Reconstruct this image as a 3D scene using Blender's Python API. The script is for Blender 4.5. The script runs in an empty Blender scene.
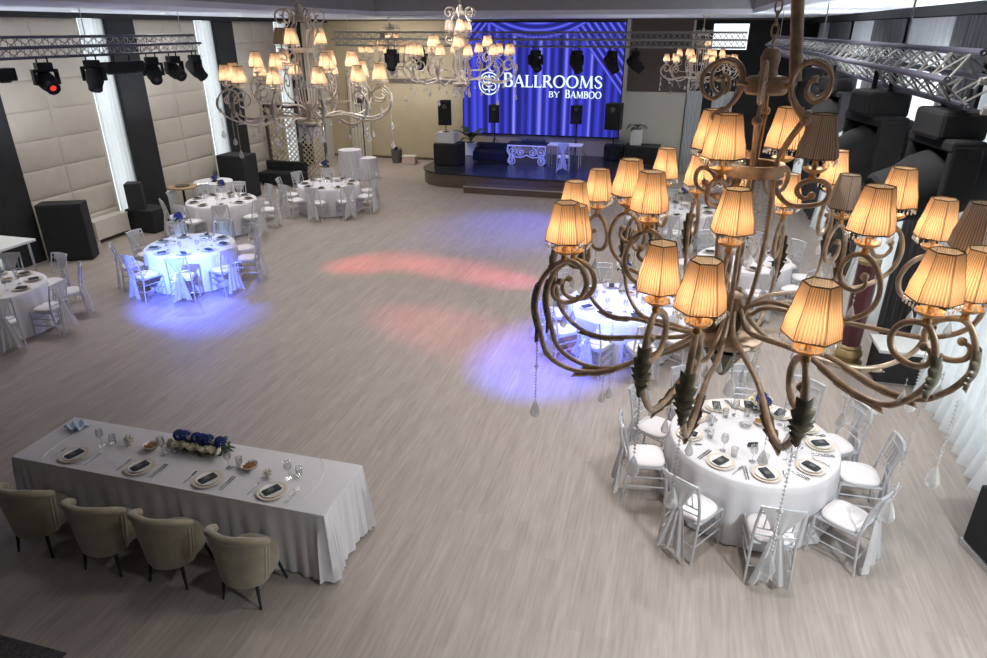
import bpy, math, random
from mathutils import Vector, Matrix
random.seed(7)
PI = math.pi
R = math.radians
sc = bpy.context.scene
COL = sc.collection

# ------------------------------------------------------------------ mesh helper
class MB:
    def __init__(s): s.v = []; s.f = []; s.m = []
    def add(s, vs, fs, mi=0):
        b = len(s.v); s.v += [tuple(v) for v in vs]
        for f in fs: s.f.append(tuple(i + b for i in f)); s.m.append(mi)
    def box(s, c, d, rz=0, mi=0, rx=0):
        M = Matrix.Translation(c) @ Matrix.Rotation(rz, 4, 'Z') @ Matrix.Rotation(rx, 4, 'X')
        x, y, z = d[0]/2, d[1]/2, d[2]/2
        vs = [M @ Vector(p) for p in ((-x,-y,-z),(x,-y,-z),(x,y,-z),(-x,y,-z),(-x,-y,z),(x,-y,z),(x,y,z),(-x,y,z))]
        s.add(vs, [(3,2,1,0),(4,5,6,7),(0,1,5,4),(1,2,6,5),(2,3,7,6),(3,0,4,7)], mi); return s
    def span(s, a, b, mi=0):
        return s.box([(a[i]+b[i])/2 for i in range(3)], [abs(b[i]-a[i]) for i in range(3)], 0, mi)
    def lathe(s, prof, n=16, c=(0,0,0), mi=0, fn=None):
        vs = []; fs = []
        for r, z in prof:
            for k in range(n):
                a = 2*PI*k/n; rr = fn(r, z, a) if fn else r
                vs.append((c[0]+rr*math.cos(a), c[1]+rr*math.sin(a), c[2]+z))
        for i in range(len(prof)-1):
            for k in range(n):
                fs.append((i*n+k, i*n+(k+1)%n, (i+1)*n+(k+1)%n, (i+1)*n+k))
        if prof[0][0] > 1e-5: fs.append(tuple(reversed(range(n))))
        if prof[-1][0] > 1e-5: fs.append(tuple(range((len(prof)-1)*n, len(prof)*n)))
        s.add(vs, fs, mi); return s
    def open_lathe(s, prof, n=16, c=(0,0,0), mi=0):
        p = [(max(r, 1e-6), z) for r, z in prof]
        vs = []; fs = []
        for r, z in p:
            for k in range(n):
                a = 2*PI*k/n; vs.append((c[0]+r*math.cos(a), c[1]+r*math.sin(a), c[2]+z))
        for i in range(len(p)-1):
            for k in range(n): fs.append((i*n+k, i*n+(k+1)%n, (i+1)*n+(k+1)%n, (i+1)*n+k))
        s.add(vs, fs, mi); return s
    def tube(s, pts, r, n=6, mi=0, closed=False, flat=1.0):
        pts = [Vector(p) for p in pts]; N = len(pts)
        rs = r if isinstance(r, (list, tuple)) else [r]*N
        up = None; vs = []; fs = []
        for i, p in enumerate(pts):
            if closed: t = pts[(i+1) % N] - pts[i-1]
            else: t = pts[min(i+1, N-1)] - pts[max(i-1, 0)]
            t.normalize()
            if up is None:
                up = t.cross(Vector((0,0,1)))
                if up.length < .05: up = t.cross(Vector((1,0,0)))
                up.normalize()
            else:
                up = up - t*up.dot(t)
                if up.length < 1e-6: up = t.orthogonal()
                up.normalize()
            w = t.cross(up)
            for k in range(n):
                a = 2*PI*k/n
                vs.append(p + up*math.cos(a)*rs[i] + w*math.sin(a)*rs[i]*flat)
        for i in range(N if closed else N-1):
            j = (i+1) % N
            for k in range(n): fs.append((i*n+k, i*n+(k+1)%n, j*n+(k+1)%n, j*n+k))
        if not closed:
            fs.append(tuple(reversed(range(n)))); fs.append(tuple(range((N-1)*n, N*n)))
        s.add(vs, fs, mi); return s
    def ball(s, c, r, n=8, m=6, sc3=(1,1,1), mi=0, fn=None):
        vs = [(c[0], c[1], c[2]-r*sc3[2])]; fs = []
        for i in range(1, m):
            t = PI*i/m
            for k in range(n):
                a = 2*PI*k/n; q = r*(fn(t, a) if fn else 1)
                vs.append((c[0]+q*math.sin(t)*math.cos(a)*sc3[0], c[1]+q*math.sin(t)*math.sin(a)*sc3[1], c[2]-q*math.cos(t)*sc3[2]))
        vs.append((c[0], c[1], c[2]+r*sc3[2])); T = len(vs)-1
        for k in range(n):
            fs.append((0, 1+(k+1)%n, 1+k)); fs.append((T, T-n+k, T-n+(k+1)%n))
        for i in range(m-2):
            for k in range(n):
                a = 1+i*n; fs.append((a+k, a+(k+1)%n, a+n+(k+1)%n, a+n+k))
        s.add(vs, fs, mi); return s
    def grid(s, fn, nu, nv, mi=0, cu=False):
        vs = [fn(i/nu, j/nv) for j in range(nv+1) for i in range(nu if cu else nu+1)]
        w = nu if cu else nu+1; fs = []
        for j in range(nv):
            for i in range(nu):
                i2 = (i+1) % w
                fs.append((j*w+i, j*w+i2, (j+1)*w+i2, (j+1)*w+i))
        s.add(vs, fs, mi); return s
    def shell(s, fn, th, nu, nv, mi=0):
        """two-sided solid sheet: fn(u,v)->(point, normal)"""
        A = []; B = []
        for j in range(nv+1):
            for i in range(nu+1):
                p, nn = fn(i/nu, j/nv); p = Vector(p); nn = Vector(nn).normalized()
                A.append(p + nn*th/2); B.append(p - nn*th/2)
        w = nu+1; n = len(A); fs = []
        for j in range(nv):
            for i in range(nu):
                q = (j*w+i, j*w+i+1, (j+1)*w+i+1, (j+1)*w+i)
                fs.append(q); fs.append(tuple(n+x for x in reversed(q)))
        edge = [i for i in range(w)] + [j*w+nu for j in range(1, nv+1)] + [nv*w+i for i in range(nu-1, -1, -1)] + [j*w for j in range(nv-1, 0, -1)]
        for k in range(len(edge)):
            a, b = edge[k], edge[(k+1) % len(edge)]
            fs.append((b, a, a+n, b+n))
        s.add(A+B, fs, mi); return s
    def poly(s, pts, z0, z1, mi=0):
        n = len(pts)
        vs = [(p[0], p[1], z0) for p in pts] + [(p[0], p[1], z1) for p in pts]
        fs = [tuple(reversed(range(n))), tuple(range(n, 2*n))] + [(i, (i+1) % n, n+(i+1) % n, n+i) for i in range(n)]
        s.add(vs, fs, mi); return s
    def mesh(s, name, mats, smooth=True, ang=38):
        me = bpy.data.meshes.new(name)
        me.from_pydata(s.v, [], s.f); me.validate(); me.update()
        if not isinstance(mats, (list, tuple)): mats = [mats]
        for m in mats: me.materials.append(m)
        if len(mats) > 1 and len(me.polygons) == len(s.m): me.polygons.foreach_set('material_index', s.m)
        if smooth:
            me.polygons.foreach_set('use_smooth', [True]*len(me.polygons))
            me.set_sharp_from_angle(angle=R(ang))
        return me
    def build(s, name, mats, parent=None, loc=(0,0,0), rot=(0,0,0), smooth=True, ang=38, bev=0):
        return link(name, s.mesh(name, mats, smooth, ang), parent, loc, rot, bev)

def link(name, me, parent=None, loc=(0,0,0), rot=(0,0,0), bev=0):
    o = bpy.data.objects.new(name, me); COL.objects.link(o)
    o.location = loc; o.rotation_euler = rot
    if parent: o.parent = parent
    if bev:
        m = o.modifiers.new('bevel', 'BEVEL'); m.width = bev; m.segments = 2; m.limit_method = 'ANGLE'
    return o
def thing(name, label, cat, loc=(0,0,0), rz=0, group=None):
    o = bpy.data.objects.new(name, None); COL.objects.link(o); o.empty_display_size = .1
    o.location = loc; o.rotation_euler = (0,0,rz)
    return tag(o, label, cat, group)
def tag(o, label, cat, group=None):
    o['label'] = label; o['category'] = cat
    if group: o['group'] = group
    return o
def struct(o): o['kind'] = 'structure'; return o
def dup(root, loc=None, rz=None, label=None, group=None):
    def cp(o, p):
        c = o.copy(); COL.objects.link(c)
        if p: c.parent = p
        for ch in o.children: cp(ch, c)
        return c
    r = cp(root, None)
    if loc is not None: r.location = loc
    if rz is not None: r.rotation_euler = (0,0,rz)
    if label: r['label'] = label
    if group: r['group'] = group
    return r
def sm(pts, k=5):
    P = [Vector(p) for p in pts]; out = []
    for i in range(len(P)-1):
        a, b, c, d = P[max(i-1,0)], P[i], P[i+1], P[min(i+2, len(P)-1)]
        for j in range(k):
            t = j/k
            out.append(.5*((2*b)+(c-a)*t+(2*a-5*b+4*c-d)*t*t+(3*b-a-3*c+d)*t*t*t))
    out.append(P[-1]); return out

# ------------------------------------------------------------------ materials
def pm(name, col, rough=.5, metal=0, noise=0, nscale=8, spec=.5, emit=None, es=0, trans=0, ior=1.45, alpha=1, bump=0, sheen=0, stretch=None):
    m = bpy.data.materials.new(name); m.use_nodes = True
    nt = m.node_tree; b = nt.nodes['Principled BSDF']
    b.inputs['Base Color'].default_value = (*col, 1); b.inputs['Roughness'].default_value = rough
    b.inputs['Metallic'].default_value = metal; b.inputs['Specular IOR Level'].default_value = spec
    b.inputs['Transmission Weight'].default_value = trans; b.inputs['IOR'].default_value = ior
    b.inputs['Alpha'].default_value = alpha
    if sheen: b.inputs['Sheen Weight'].default_value = sheen
    if emit: b.inputs['Emission Color'].default_value = (*emit, 1); b.inputs['Emission Strength'].default_value = es
    if noise or bump:
        tc = nt.nodes.new('ShaderNodeTexCoord'); n = nt.nodes.new('ShaderNodeTexNoise')
        n.inputs['Scale'].default_value = nscale; n.inputs['Detail'].default_value = 4
        if stretch:
            mp = nt.nodes.new('ShaderNodeMapping'); mp.inputs['Scale'].default_value = stretch
            nt.links.new(tc.outputs['Object'], mp.inputs['Vector']); nt.links.new(mp.outputs[0], n.inputs['Vector'])
        else: nt.links.new(tc.outputs['Object'], n.inputs['Vector'])
        if noise:
            r = nt.nodes.new('ShaderNodeMapRange'); r.inputs[1].default_value = .25; r.inputs[2].default_value = .75
            r.inputs[3].default_value = 1-noise; r.inputs[4].default_value = 1+noise
            mx = nt.nodes.new('ShaderNodeMix'); mx.data_type = 'RGBA'; mx.blend_type = 'MULTIPLY'; mx.inputs[0].default_value = 1
            mx.inputs[6].default_value = (*col, 1)
            nt.links.new(n.outputs[0], r.inputs[0]); nt.links.new(r.outputs[0], mx.inputs[7]); nt.links.new(mx.outputs[2], b.inputs['Base Color'])
        if bump:
            bp = nt.nodes.new('ShaderNodeBump'); bp.inputs['Strength'].default_value = bump; bp.inputs['Distance'].default_value = .01
            nt.links.new(n.outputs[0], bp.inputs['Height']); nt.links.new(bp.outputs[0], b.inputs['Normal'])
    return m
def cloth_mat(name, col, tr, transp=0, noise=.06):
    """thin fabric: diffuse + translucent (+ see-through weave)"""
    m = bpy.data.materials.new(name); m.use_nodes = True; nt = m.node_tree; nt.nodes.clear()
    out = nt.nodes.new('ShaderNodeOutputMaterial')
    d = nt.nodes.new('ShaderNodeBsdfDiffuse'); t = nt.nodes.new('ShaderNodeBsdfTranslucent'); a = nt.nodes.new('ShaderNodeMixShader')
    tc = nt.nodes.new('ShaderNodeTexCoord'); n = nt.nodes.new('ShaderNodeTexNoise'); n.inputs['Scale'].default_value = 30
    r = nt.nodes.new('ShaderNodeMapRange'); r.inputs[3].default_value = 1-noise; r.inputs[4].default_value = 1+noise
    mx = nt.nodes.new('ShaderNodeMix'); mx.data_type = 'RGBA'; mx.blend_type = 'MULTIPLY'; mx.inputs[0].default_value = 1; mx.inputs[6].default_value = (*col, 1)
    L = nt.links.new
    L(tc.outputs['Object'], n.inputs['Vector']); L(n.outputs[0], r.inputs[0]); L(r.outputs[0], mx.inputs[7])
    L(mx.outputs[2], d.inputs[0]); L(mx.outputs[2], t.inputs[0])
    a.inputs[0].default_value = tr; L(d.outputs[0], a.inputs[1]); L(t.outputs[0], a.inputs[2])
    last = a
    if transp:
        p = nt.nodes.new('ShaderNodeBsdfTransparent'); q = nt.nodes.new('ShaderNodeMixShader'); q.inputs[0].default_value = transp
        L(a.outputs[0], q.inputs[1]); L(p.outputs[0], q.inputs[2]); last = q
    L(last.outputs[0], out.inputs[0]); return m
def emat(name, col, s):
    m = bpy.data.materials.new(name); m.use_nodes = True; nt = m.node_tree; nt.nodes.clear()
    out = nt.nodes.new('ShaderNodeOutputMaterial'); e = nt.nodes.new('ShaderNodeEmission')
    e.inputs[0].default_value = (*col, 1); e.inputs[1].default_value = s; nt.links.new(e.outputs[0], out.inputs[0]); return m

# oak plank floor, boards along Y
def floor_mat():
    m = bpy.data.materials.new('plank_floor'); m.use_nodes = True; nt = m.node_tree; b = nt.nodes['Principled BSDF']; L = nt.links.new
    tc = nt.nodes.new('ShaderNodeTexCoord'); mp = nt.nodes.new('ShaderNodeMapping'); mp.inputs['Rotation'].default_value = (0,0,PI/2)
    L(tc.outputs['Object'], mp.inputs['Vector'])
    br = nt.nodes.new('ShaderNodeTexBrick'); L(mp.outputs[0], br.inputs['Vector'])
    br.inputs['Color1'].default_value = (.36,.308,.272,1); br.inputs['Color2'].default_value = (.315,.268,.236,1)
    br.inputs['Mortar'].default_value = (.345,.30,.268,1); br.inputs['Scale'].default_value = 1
    br.inputs['Mortar Size'].default_value = .003; br.inputs['Brick Width'].default_value = 1.25; br.inputs['Row Height'].default_value = .118
    br.offset = .37; br.inputs['Bias'].default_value = -.1
    n = nt.nodes.new('ShaderNodeTexNoise'); mp2 = nt.nodes.new('ShaderNodeMapping'); mp2.inputs['Scale'].default_value = (14,.9,1)
    L(tc.outputs['Object'], mp2.inputs['Vector']); L(mp2.outputs[0], n.inputs['Vector']); n.inputs['Scale'].default_value = 2.2; n.inputs['Detail'].default_value = 6
    r = nt.nodes.new('ShaderNodeMapRange'); r.inputs[1].default_value = .3; r.inputs[2].default_value = .7; r.inputs[3].default_value = .86; r.inputs[4].default_value = 1.14
    L(n.outputs[0], r.inputs[0])
    mx = nt.nodes.new('ShaderNodeMix'); mx.data_type = 'RGBA'; mx.blend_type = 'MULTIPLY'; mx.inputs[0].default_value = 1
    L(br.outputs[0], mx.inputs[6]); L(r.outputs[0], mx.inputs[7]); L(mx.outputs[2], b.inputs['Base Color'])
    b.inputs['Roughness'].default_value = .42; b.inputs['Specular IOR Level'].default_value = .45
    return m
def screen_mat():
    """LED screen content: a lit blue stage curtain with folds and a swag"""
    m = bpy.data.materials.new('led_curtain_picture'); m.use_nodes = True; nt = m.node_tree; nt.nodes.clear(); L = nt.links.new
    out = nt.nodes.new('ShaderNodeOutputMaterial'); e = nt.nodes.new('ShaderNodeEmission')
    tc = nt.nodes.new('ShaderNodeTexCoord'); sp = nt.nodes.new('ShaderNodeSeparateXYZ'); L(tc.outputs['Generated'], sp.inputs[0])
    def math_(op, a, b=None, c=None):
        n = nt.nodes.new('ShaderNodeMath'); n.operation = op
        for i, x in enumerate((a, b, c)):
            if x is None: continue
            if isinstance(x, (int, float)): n.inputs[i].default_value = x
            else: L(x, n.inputs[i])
        return n.outputs[0]
    x, z = sp.outputs[0], sp.outputs[2]
    def noise1(v, s):
        c = nt.nodes.new('ShaderNodeCombineXYZ'); L(v, c.inputs[0]); n = nt.nodes.new('ShaderNodeTexNoise'); n.inputs['Scale'].default_value = s; n.inputs['Detail'].default_value = 3
        L(c.outputs[0], n.inputs['Vector']); return n.outputs[0]
    hang = math_('MULTIPLY', math_('ADD', math_('SINE', math_('MULTIPLY', x, 118.)), math_('MULTIPLY_ADD', noise1(x, 17.), 9.0, -4.5)), .40)
    # swag at the top centre: arcs; tie-back at the right: diagonal folds
    dx = math_('SUBTRACT', x, .47)
    par = math_('SUBTRACT', z, math_('MULTIPLY_ADD', math_('MULTIPLY', dx, dx), 1.5, .86))
    swag = math_('MULTIPLY', math_('SINE', math_('MULTIPLY', par, 105.)), .55)
    ms = math_('GREATER_THAN', par, 0.)
    dg = math_('SUBTRACT', z, math_('MULTIPLY_ADD', math_('SUBTRACT', .99, x), 1.9, .40))
    diag = math_('MULTIPLY', math_('SINE', math_('MULTIPLY', dg, 75.)), .6)
    md = math_('GREATER_THAN', dg, 0.)
    dl = math_('SUBTRACT', z, math_('MULTIPLY_ADD', x, 1.7, .72))
    dial = math_('MULTIPLY', math_('SINE', math_('MULTIPLY', dl, 90.)), .6)
    ml = math_('GREATER_THAN', dl, 0.)
    def mixf(f, a, b):
        n = nt.nodes.new('ShaderNodeMix'); n.data_type = 'FLOAT'; L(f, n.inputs[0]); L(a, n.inputs[2]); L(b, n.inputs[3]); return n.outputs[0]
    v = mixf(ms, mixf(ml, mixf(md, hang, diag), dial), swag)
    ramp = nt.nodes.new('ShaderNodeValToRGB'); cr = ramp.color_ramp
    cr.elements[0].position = 0; cr.elements[0].color = (.010,.013,.075,1); cr.elements[1].position = 1; cr.elements[1].color = (.33,.34,.86,1)
    k = cr.elements.new(.35); k.color = (.022,.024,.22,1)
    k = cr.elements.new(.68); k.color = (.05,.055,.62,1)
    L(math_('MULTIPLY_ADD', v, .5, .5), ramp.inputs[0]); L(ramp.outputs[0], e.inputs[0]); e.inputs[1].default_value = 1.0
    L(e.outputs[0], out.inputs[0]); return m
def shade_mat(name, col, tr):
    """pleated lampshade fabric: pleat stripes round the shade, lets lamp light through"""
    m = bpy.data.materials.new(name); m.use_nodes = True; nt = m.node_tree; nt.nodes.clear(); L = nt.links.new
    out = nt.nodes.new('ShaderNodeOutputMaterial'); tc = nt.nodes.new('ShaderNodeTexCoord'); sp = nt.nodes.new('ShaderNodeSeparateXYZ'); L(tc.outputs['Object'], sp.inputs[0])
    a = nt.nodes.new('ShaderNodeMath'); a.operation = 'ARCTAN2'; L(sp.outputs[1], a.inputs[0]); L(sp.outputs[0], a.inputs[1])
    b = nt.nodes.new('ShaderNodeMath'); b.operation = 'MULTIPLY'; b.inputs[1].default_value = 48; L(a.outputs[0], b.inputs[0])
    s = nt.nodes.new('ShaderNodeMath'); s.operation = 'SINE'; L(b.outputs[0], s.inputs[0])
    r = nt.nodes.new('ShaderNodeMapRange'); r.inputs[1].default_value = -1; r.inputs[3].default_value = .50; r.inputs[4].default_value = 1; L(s.outputs[0], r.inputs[0])
    mx = nt.nodes.new('ShaderNodeMix'); mx.data_type = 'RGBA'; mx.blend_type = 'MULTIPLY'; mx.inputs[0].default_value = 1; mx.inputs[6].default_value = (*col, 1); L(r.outputs[0], mx.inputs[7])
    d = nt.nodes.new('ShaderNodeBsdfDiffuse'); t = nt.nodes.new('ShaderNodeBsdfTranslucent'); q = nt.nodes.new('ShaderNodeMixShader'); q.inputs[0].default_value = tr
    g = nt.nodes.new('ShaderNodeNewGeometry'); li = nt.nodes.new('ShaderNodeMix'); li.data_type = 'RGBA'; li.inputs[7].default_value = (.92,.86,.74,1)   # cream lining on the inner side
    L(g.outputs['Backfacing'], li.inputs[0]); L(mx.outputs[2], li.inputs[6])
    L(li.outputs[2], d.inputs[0]); L(mx.outputs[2], t.inputs[0]); L(d.outputs[0], q.inputs[1]); L(t.outputs[0], q.inputs[2]); L(q.outputs[0], out.inputs[0]); return m
def panel_mat():
    """stitched fabric wall panels 1.22 x 0.61"""
    m = pm('fabric_wall_panel', (.50,.45,.37), .9, noise=.05, nscale=3)
    return m

def glass_mat(name, ior=1.45, tint=.93):
    """thin clear glass that lets light through"""
    m = bpy.data.materials.new(name); m.use_nodes = True; nt = m.node_tree; nt.nodes.clear(); L = nt.links.new
    out = nt.nodes.new('ShaderNodeOutputMaterial'); g = nt.nodes.new('ShaderNodeBsdfGlossy'); g.inputs['Roughness'].default_value = .16
    t = nt.nodes.new('ShaderNodeBsdfTransparent'); t.inputs[0].default_value = (tint,tint,tint,1)
    f = nt.nodes.new('ShaderNodeLayerWeight'); f.inputs[0].default_value = .35; q = nt.nodes.new('ShaderNodeMixShader')
    L(f.outputs['Facing'], q.inputs[0]); L(t.outputs[0], q.inputs[1]); L(g.outputs[0], q.inputs[2]); L(q.outputs[0], out.inputs[0]); return m
def crystal_mat(name):
    """cut crystal: clear, sharp reflections, a little milky light inside"""
    m = glass_mat(name, tint=.97); nt = m.node_tree; L = nt.links.new
    out = next(n for n in nt.nodes if n.type == 'OUTPUT_MATERIAL'); q = out.inputs[0].links[0].from_node
    next(n for n in nt.nodes if n.type == 'BSDF_GLOSSY').inputs['Roughness'].default_value = .06
    t = nt.nodes.new('ShaderNodeBsdfTranslucent'); t.inputs[0].default_value = (.97,.96,.94,1)
    d = nt.nodes.new('ShaderNodeBsdfDiffuse'); d.inputs[0].default_value = (.95,.94,.92,1)
    a = nt.nodes.new('ShaderNodeMixShader'); L(t.outputs[0], a.inputs[1]); L(d.outputs[0], a.inputs[2])
    b = nt.nodes.new('ShaderNodeMixShader'); b.inputs[0].default_value = .34
    L(q.outputs[0], b.inputs[1]); L(a.outputs[0], b.inputs[2]); L(b.outputs[0], out.inputs[0]); return m
M = {}
M['floor'] = floor_mat(); M['panel'] = panel_mat()
M['black'] = pm('matt_black', (.030,.030,.032), .75, noise=.12, nscale=4, spec=.3)
M['dark'] = pm('dark_wall_cladding', (.023,.023,.024), .75, noise=.15, nscale=3, spec=.3)
M['drape'] = pm('dark_grey_drape', (.07,.072,.074), .95, noise=.1, nscale=6, spec=.1)
M['brown'] = pm('dark_brown_veneer', (.105,.082,.065), .6, noise=.2, nscale=5, stretch=(1,1,8))
M['ceil'] = pm('ceiling_paint', (.72,.75,.82), .9, noise=.02)
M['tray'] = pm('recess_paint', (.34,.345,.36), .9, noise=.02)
M['farwall'] = pm('ochre_far_wall', (.43,.36,.25), .85, noise=.05, nscale=2)
M['pale'] = pm('pale_plaster', (.56,.54,.47), .85, noise=.03, nscale=2)
M['white'] = pm('white_paint', (.78,.78,.76), .5, noise=.02)
M['cream'] = pm('cream_enamel', (.62,.58,.50), .5, noise=.03)
M['sheer'] = cloth_mat('sheer_curtain_voile', (.86,.88,.89), .72, .34)
M['cloth'] = cloth_mat('table_linen', (.80,.775,.80), .12, 0, .03)
M['organza'] = cloth_mat('organza_sash', (.80,.79,.80), .40, .22)
M['cushion'] = pm('white_seat_pad', (.78,.74,.75), .85, noise=.03)
M['silver'] = pm('silver_paint', (.60,.61,.64), .35, .45, noise=.05, nscale=20)
M['velvet'] = pm('camel_velvet', (.31,.265,.185), .85, noise=.16, nscale=7, sheen=.6, spec=.2)
M['steel'] = pm('brushed_steel', (.55,.55,.56), .3, .9, noise=.05)
M['cutlery'] = pm('cutlery_steel', (.40,.39,.38), .25, .9, noise=.05)
M['glass'] = glass_mat('clear_glass')
M['crystal'] = crystal_mat('cut_crystal')
M['bronze'] = pm('antique_bronze', (.47,.355,.255), .42, .3, noise=.35, nscale=22)
M['leaf'] = pm('dark_patina_leaf', (.23,.21,.15), .5, .3, noise=.4, nscale=30)
M['gilt'] = pm('gilt_pan', (.66,.36,.12), .35, .6, noise=.15, nscale=30)
M['chrome'] = pm('silvered_scrollwork', (.68,.61,.53), .4, .25, noise=.15, nscale=20)
M['shade'] = shade_mat('pleated_gold_shade', (.78,.49,.28), .55)
M['shade2'] = shade_mat('pleated_cream_shade', (.86,.66,.50), .58)
M['taupe'] = shade_mat('pleated_taupe_shade', (.74,.64,.55), .35)
M['rim'] = pm('brown_piping', (.16,.09,.045), .7, noise=.1)
M['bulb'] = emat('lamp_bulb', (1.,.80,.58), 30)
M['bulb_off'] = pm('unlit_bulb', (.7,.7,.68), .2, noise=.02)
M['lining'] = M['white']
M['plate'] = pm('gold_rimmed_plate', (.66,.57,.46), .3, noise=.05)
M['porcelain'] = pm('white_porcelain', (.82,.80,.78), .2, noise=.02)
M['napkin'] = pm('charcoal_napkin', (.05,.055,.062), .9, noise=.15)
M['nuts'] = pm('mixed_nuts', (.32,.16,.055), .7, noise=.4, nscale=60, bump=.4)
M['blue_b'] = pm('blue_hydrangea', (.03,.05,.24), .8, noise=.35, nscale=40)
M['white_b'] = pm('cream_rose', (.85,.80,.62), .8, noise=.1, nscale=40)
M['green'] = pm('dark_green_leaf', (.045,.075,.035), .6, noise=.35, nscale=25)
M['truss_m'] = pm('dark_truss_aluminium', (.10,.10,.135), .6, .3, noise=.1)
M['truss_l'] = pm('grey_truss_aluminium', (.27,.265,.25), .6, .3, noise=.1)
M['plastic'] = pm('black_lamp_plastic', (.021,.021,.023), .8, noise=.12, spec=.15)
M['lens'] = pm('lamp_lens', (.05,.05,.06), .1, noise=.05)
M['lens_red'] = emat('red_lamp_lens', (1,.06,.06), .8)
M['wood'] = pm('tan_wood', (.36,.24,.14), .5, noise=.2, stretch=(1,9,1))
M['burg'] = pm('burgundy_velvet', (.10,.018,.022), .8, noise=.3, nscale=9, sheen=.4)
M['gold'] = pm('aged_gold', (.42,.30,.14), .4, .6, noise=.2)
M['stage'] = pm('polished_black_stage', (.03,.03,.036), .22, noise=.1)
M['fascia'] = pm('brown_gloss_fascia', (.115,.083,.06), .3, noise=.2, stretch=(8,8,1))
M['screen'] = screen_mat()
M['letters'] = emat('lit_lettering', (.80,.95,1.0), 1.0)
M['goldlat'] = pm('pale_gold_lattice', (.50,.42,.26), .5, .2, noise=.1)
M['clay'] = pm('dark_planter', (.10,.09,.08), .7, noise=.1)
M['pinkbox'] = pm('pinkish_box', (.50,.36,.31), .8, noise=.1)
M['lightblue'] = pm('light_blue_cloth', (.50,.60,.72), .9, noise=.08)
M['rug'] = pm('dark_patterned_rug', (.055,.05,.05), .95, noise=.7, nscale=40)
M['pane'] = emat('daylight_sky_outside', (.90,.97,1.0), 1.30)
M['down'] = emat('downlight_diffuser', (1,.98,.94), 3)
M['carton'] = M['white']

# ------------------------------------------------------------------ room shell
XL, XR, YF, ZC = -13.5, 3.9, 25.3, 5.05
YB = -4.5
struct(MB().span((XL-.3, YB, -.1), (XR+.6, YF+.3, 0)).build('floor', M['floor'], smooth=False))
# left wall: backing is split round three window strips
PITCH = 4.07
wins = [13.68+PITCH*k for k in (-2, -1, 0, 1, 2)]
y = YB
wl = MB()
for w in wins:
    wl.span((XL-.25, y, 0), (XL, w+.05, 5.4)); wl.span((XL-.25, w+.05, 0), (XL, w+.70, .12)); y = w+.70
wl.span((XL-.25, y, 0), (XL, YF+.3, 5.4))
struct(wl.build('wall_left', M['pale'], smooth=False))
for k, w in enumerate(wins):
    o = struct(MB().span((XL-.24, w+.05, .12), (XL-.2, w+.70, 5.1)).build('window_%d' % (k+1), M['pane'], smooth=False))
# stitched fabric wall panels: one upholstered board (2.42 m) per bay
def cushion_board(x, y0, y1, z0, z1, ny, nz):
    mb = MB(); g = .012
    dy, dz = (y1-y0)/ny, (z1-z0)/nz
    for i in range(ny):
        for j in range(nz):
            a, b, c, d = y0+i*dy, y0+(i+1)*dy, z0+j*dz, z0+(j+1)*dz
            def f(u, v, a=a, b=b, c=c, d=d):
                e = min(1, min(u, 1-u)*12)*min(1, min(v, 1-v)*8)
                return (x+.004+.032*math.sqrt(max(e, 0)), a+(b-a)*u, c+(d-c)*v)
            us = [0,.01,.03,.07,.2,.8,.93,.97,.99,1]
            mb.grid(lambda u, v: f(us[round(u*9)], us[round(v*9)]), 9, 9)
    return mb
for k, y0 in enumerate([11.2-PITCH*2, 11.2-PITCH, 11.2, 11.2+PITCH, 11.2+2*PITCH, ]):
    y1 = y0+2.46
    o = cushion_board(XL, y0, y1, .03, 4.95, 2, 8).build('wall_panel', M['panel'], ang=60)
    tag(o, ['cream stitched fabric wall panel in the bay left of the picture edge', 'cream stitched fabric wall panel behind the left edge table',
            'cream stitched fabric wall panel above the low cream convector', 'cream stitched fabric wall panel behind the round table with wooden cocktail table',
            'narrow cream stitched fabric wall panel left of the lattice screens'][k], 'wall panel', 'stitched panels on the left wall')
# dark pillars between bays
for k in range(6):
    y0 = 14.42+PITCH*(k-3)
    y1 = y0+.88 if k < 5 else y0+.8
    struct(MB().span((XL, y0, 0), (XL+.16, y1, 4.96)).build('wall_left_pillar', M['dark'], smooth=False, bev=.01))
# far wall
fw = MB()
fw.span((XL-.25, YF, 0), (XR+.5, YF+.25, 5.45))
struct(fw.build('wall_far', M['farwall'], smooth=False))
struct(MB().span((-1.95, YF-.06, 0), (.1, YF, 2.72)).build('wall_far_panel', M['pale'], smooth=False))
o = struct(MB().span((-1.9, YF-.07, 2.74), (.14, YF, 5.0)).build('wall_far_cladding', M['brown'], smooth=False))
struct(MB().span((.2, YF-.07, 0), (XR, YF, 5.0)).build('wall_far_recess', M['dark'], smooth=False))
struct(MB().span((-2.06, YF-.16, 0), (-1.93, YF, 5.04)).build('trim_1', M['pale'], smooth=False))
struct(MB().span((.12, YF-.12, 2.74), (.19, YF, 5.0)).build('trim_2', M['pale'], smooth=False))
struct(MB().span((-10.9, YF-.07, 2.86), (-8.0, YF, 3.0)).build('trim_3', M['brown'], smooth=False))
struct(MB().span((.76, YF-.1, 4.1), (1.86, YF-.071, 4.88)).build('window_6', M['pane'], smooth=False))
fr = MB(); 
for a, b in (((.70,4.04),(1.92,4.10)),((.70,4.88),(1.92,4.94)),((.70,4.10),(.76,4.88)),((1.86,4.10),(1.92,4.88)),((.76,4.36),(1.86,4.39))):
    fr.span((a[0], YF-.14, a[1]), (b[0], YF-.07, b[1]))
struct(fr.build('window_6_frame', M['dark'], smooth=False))
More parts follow.
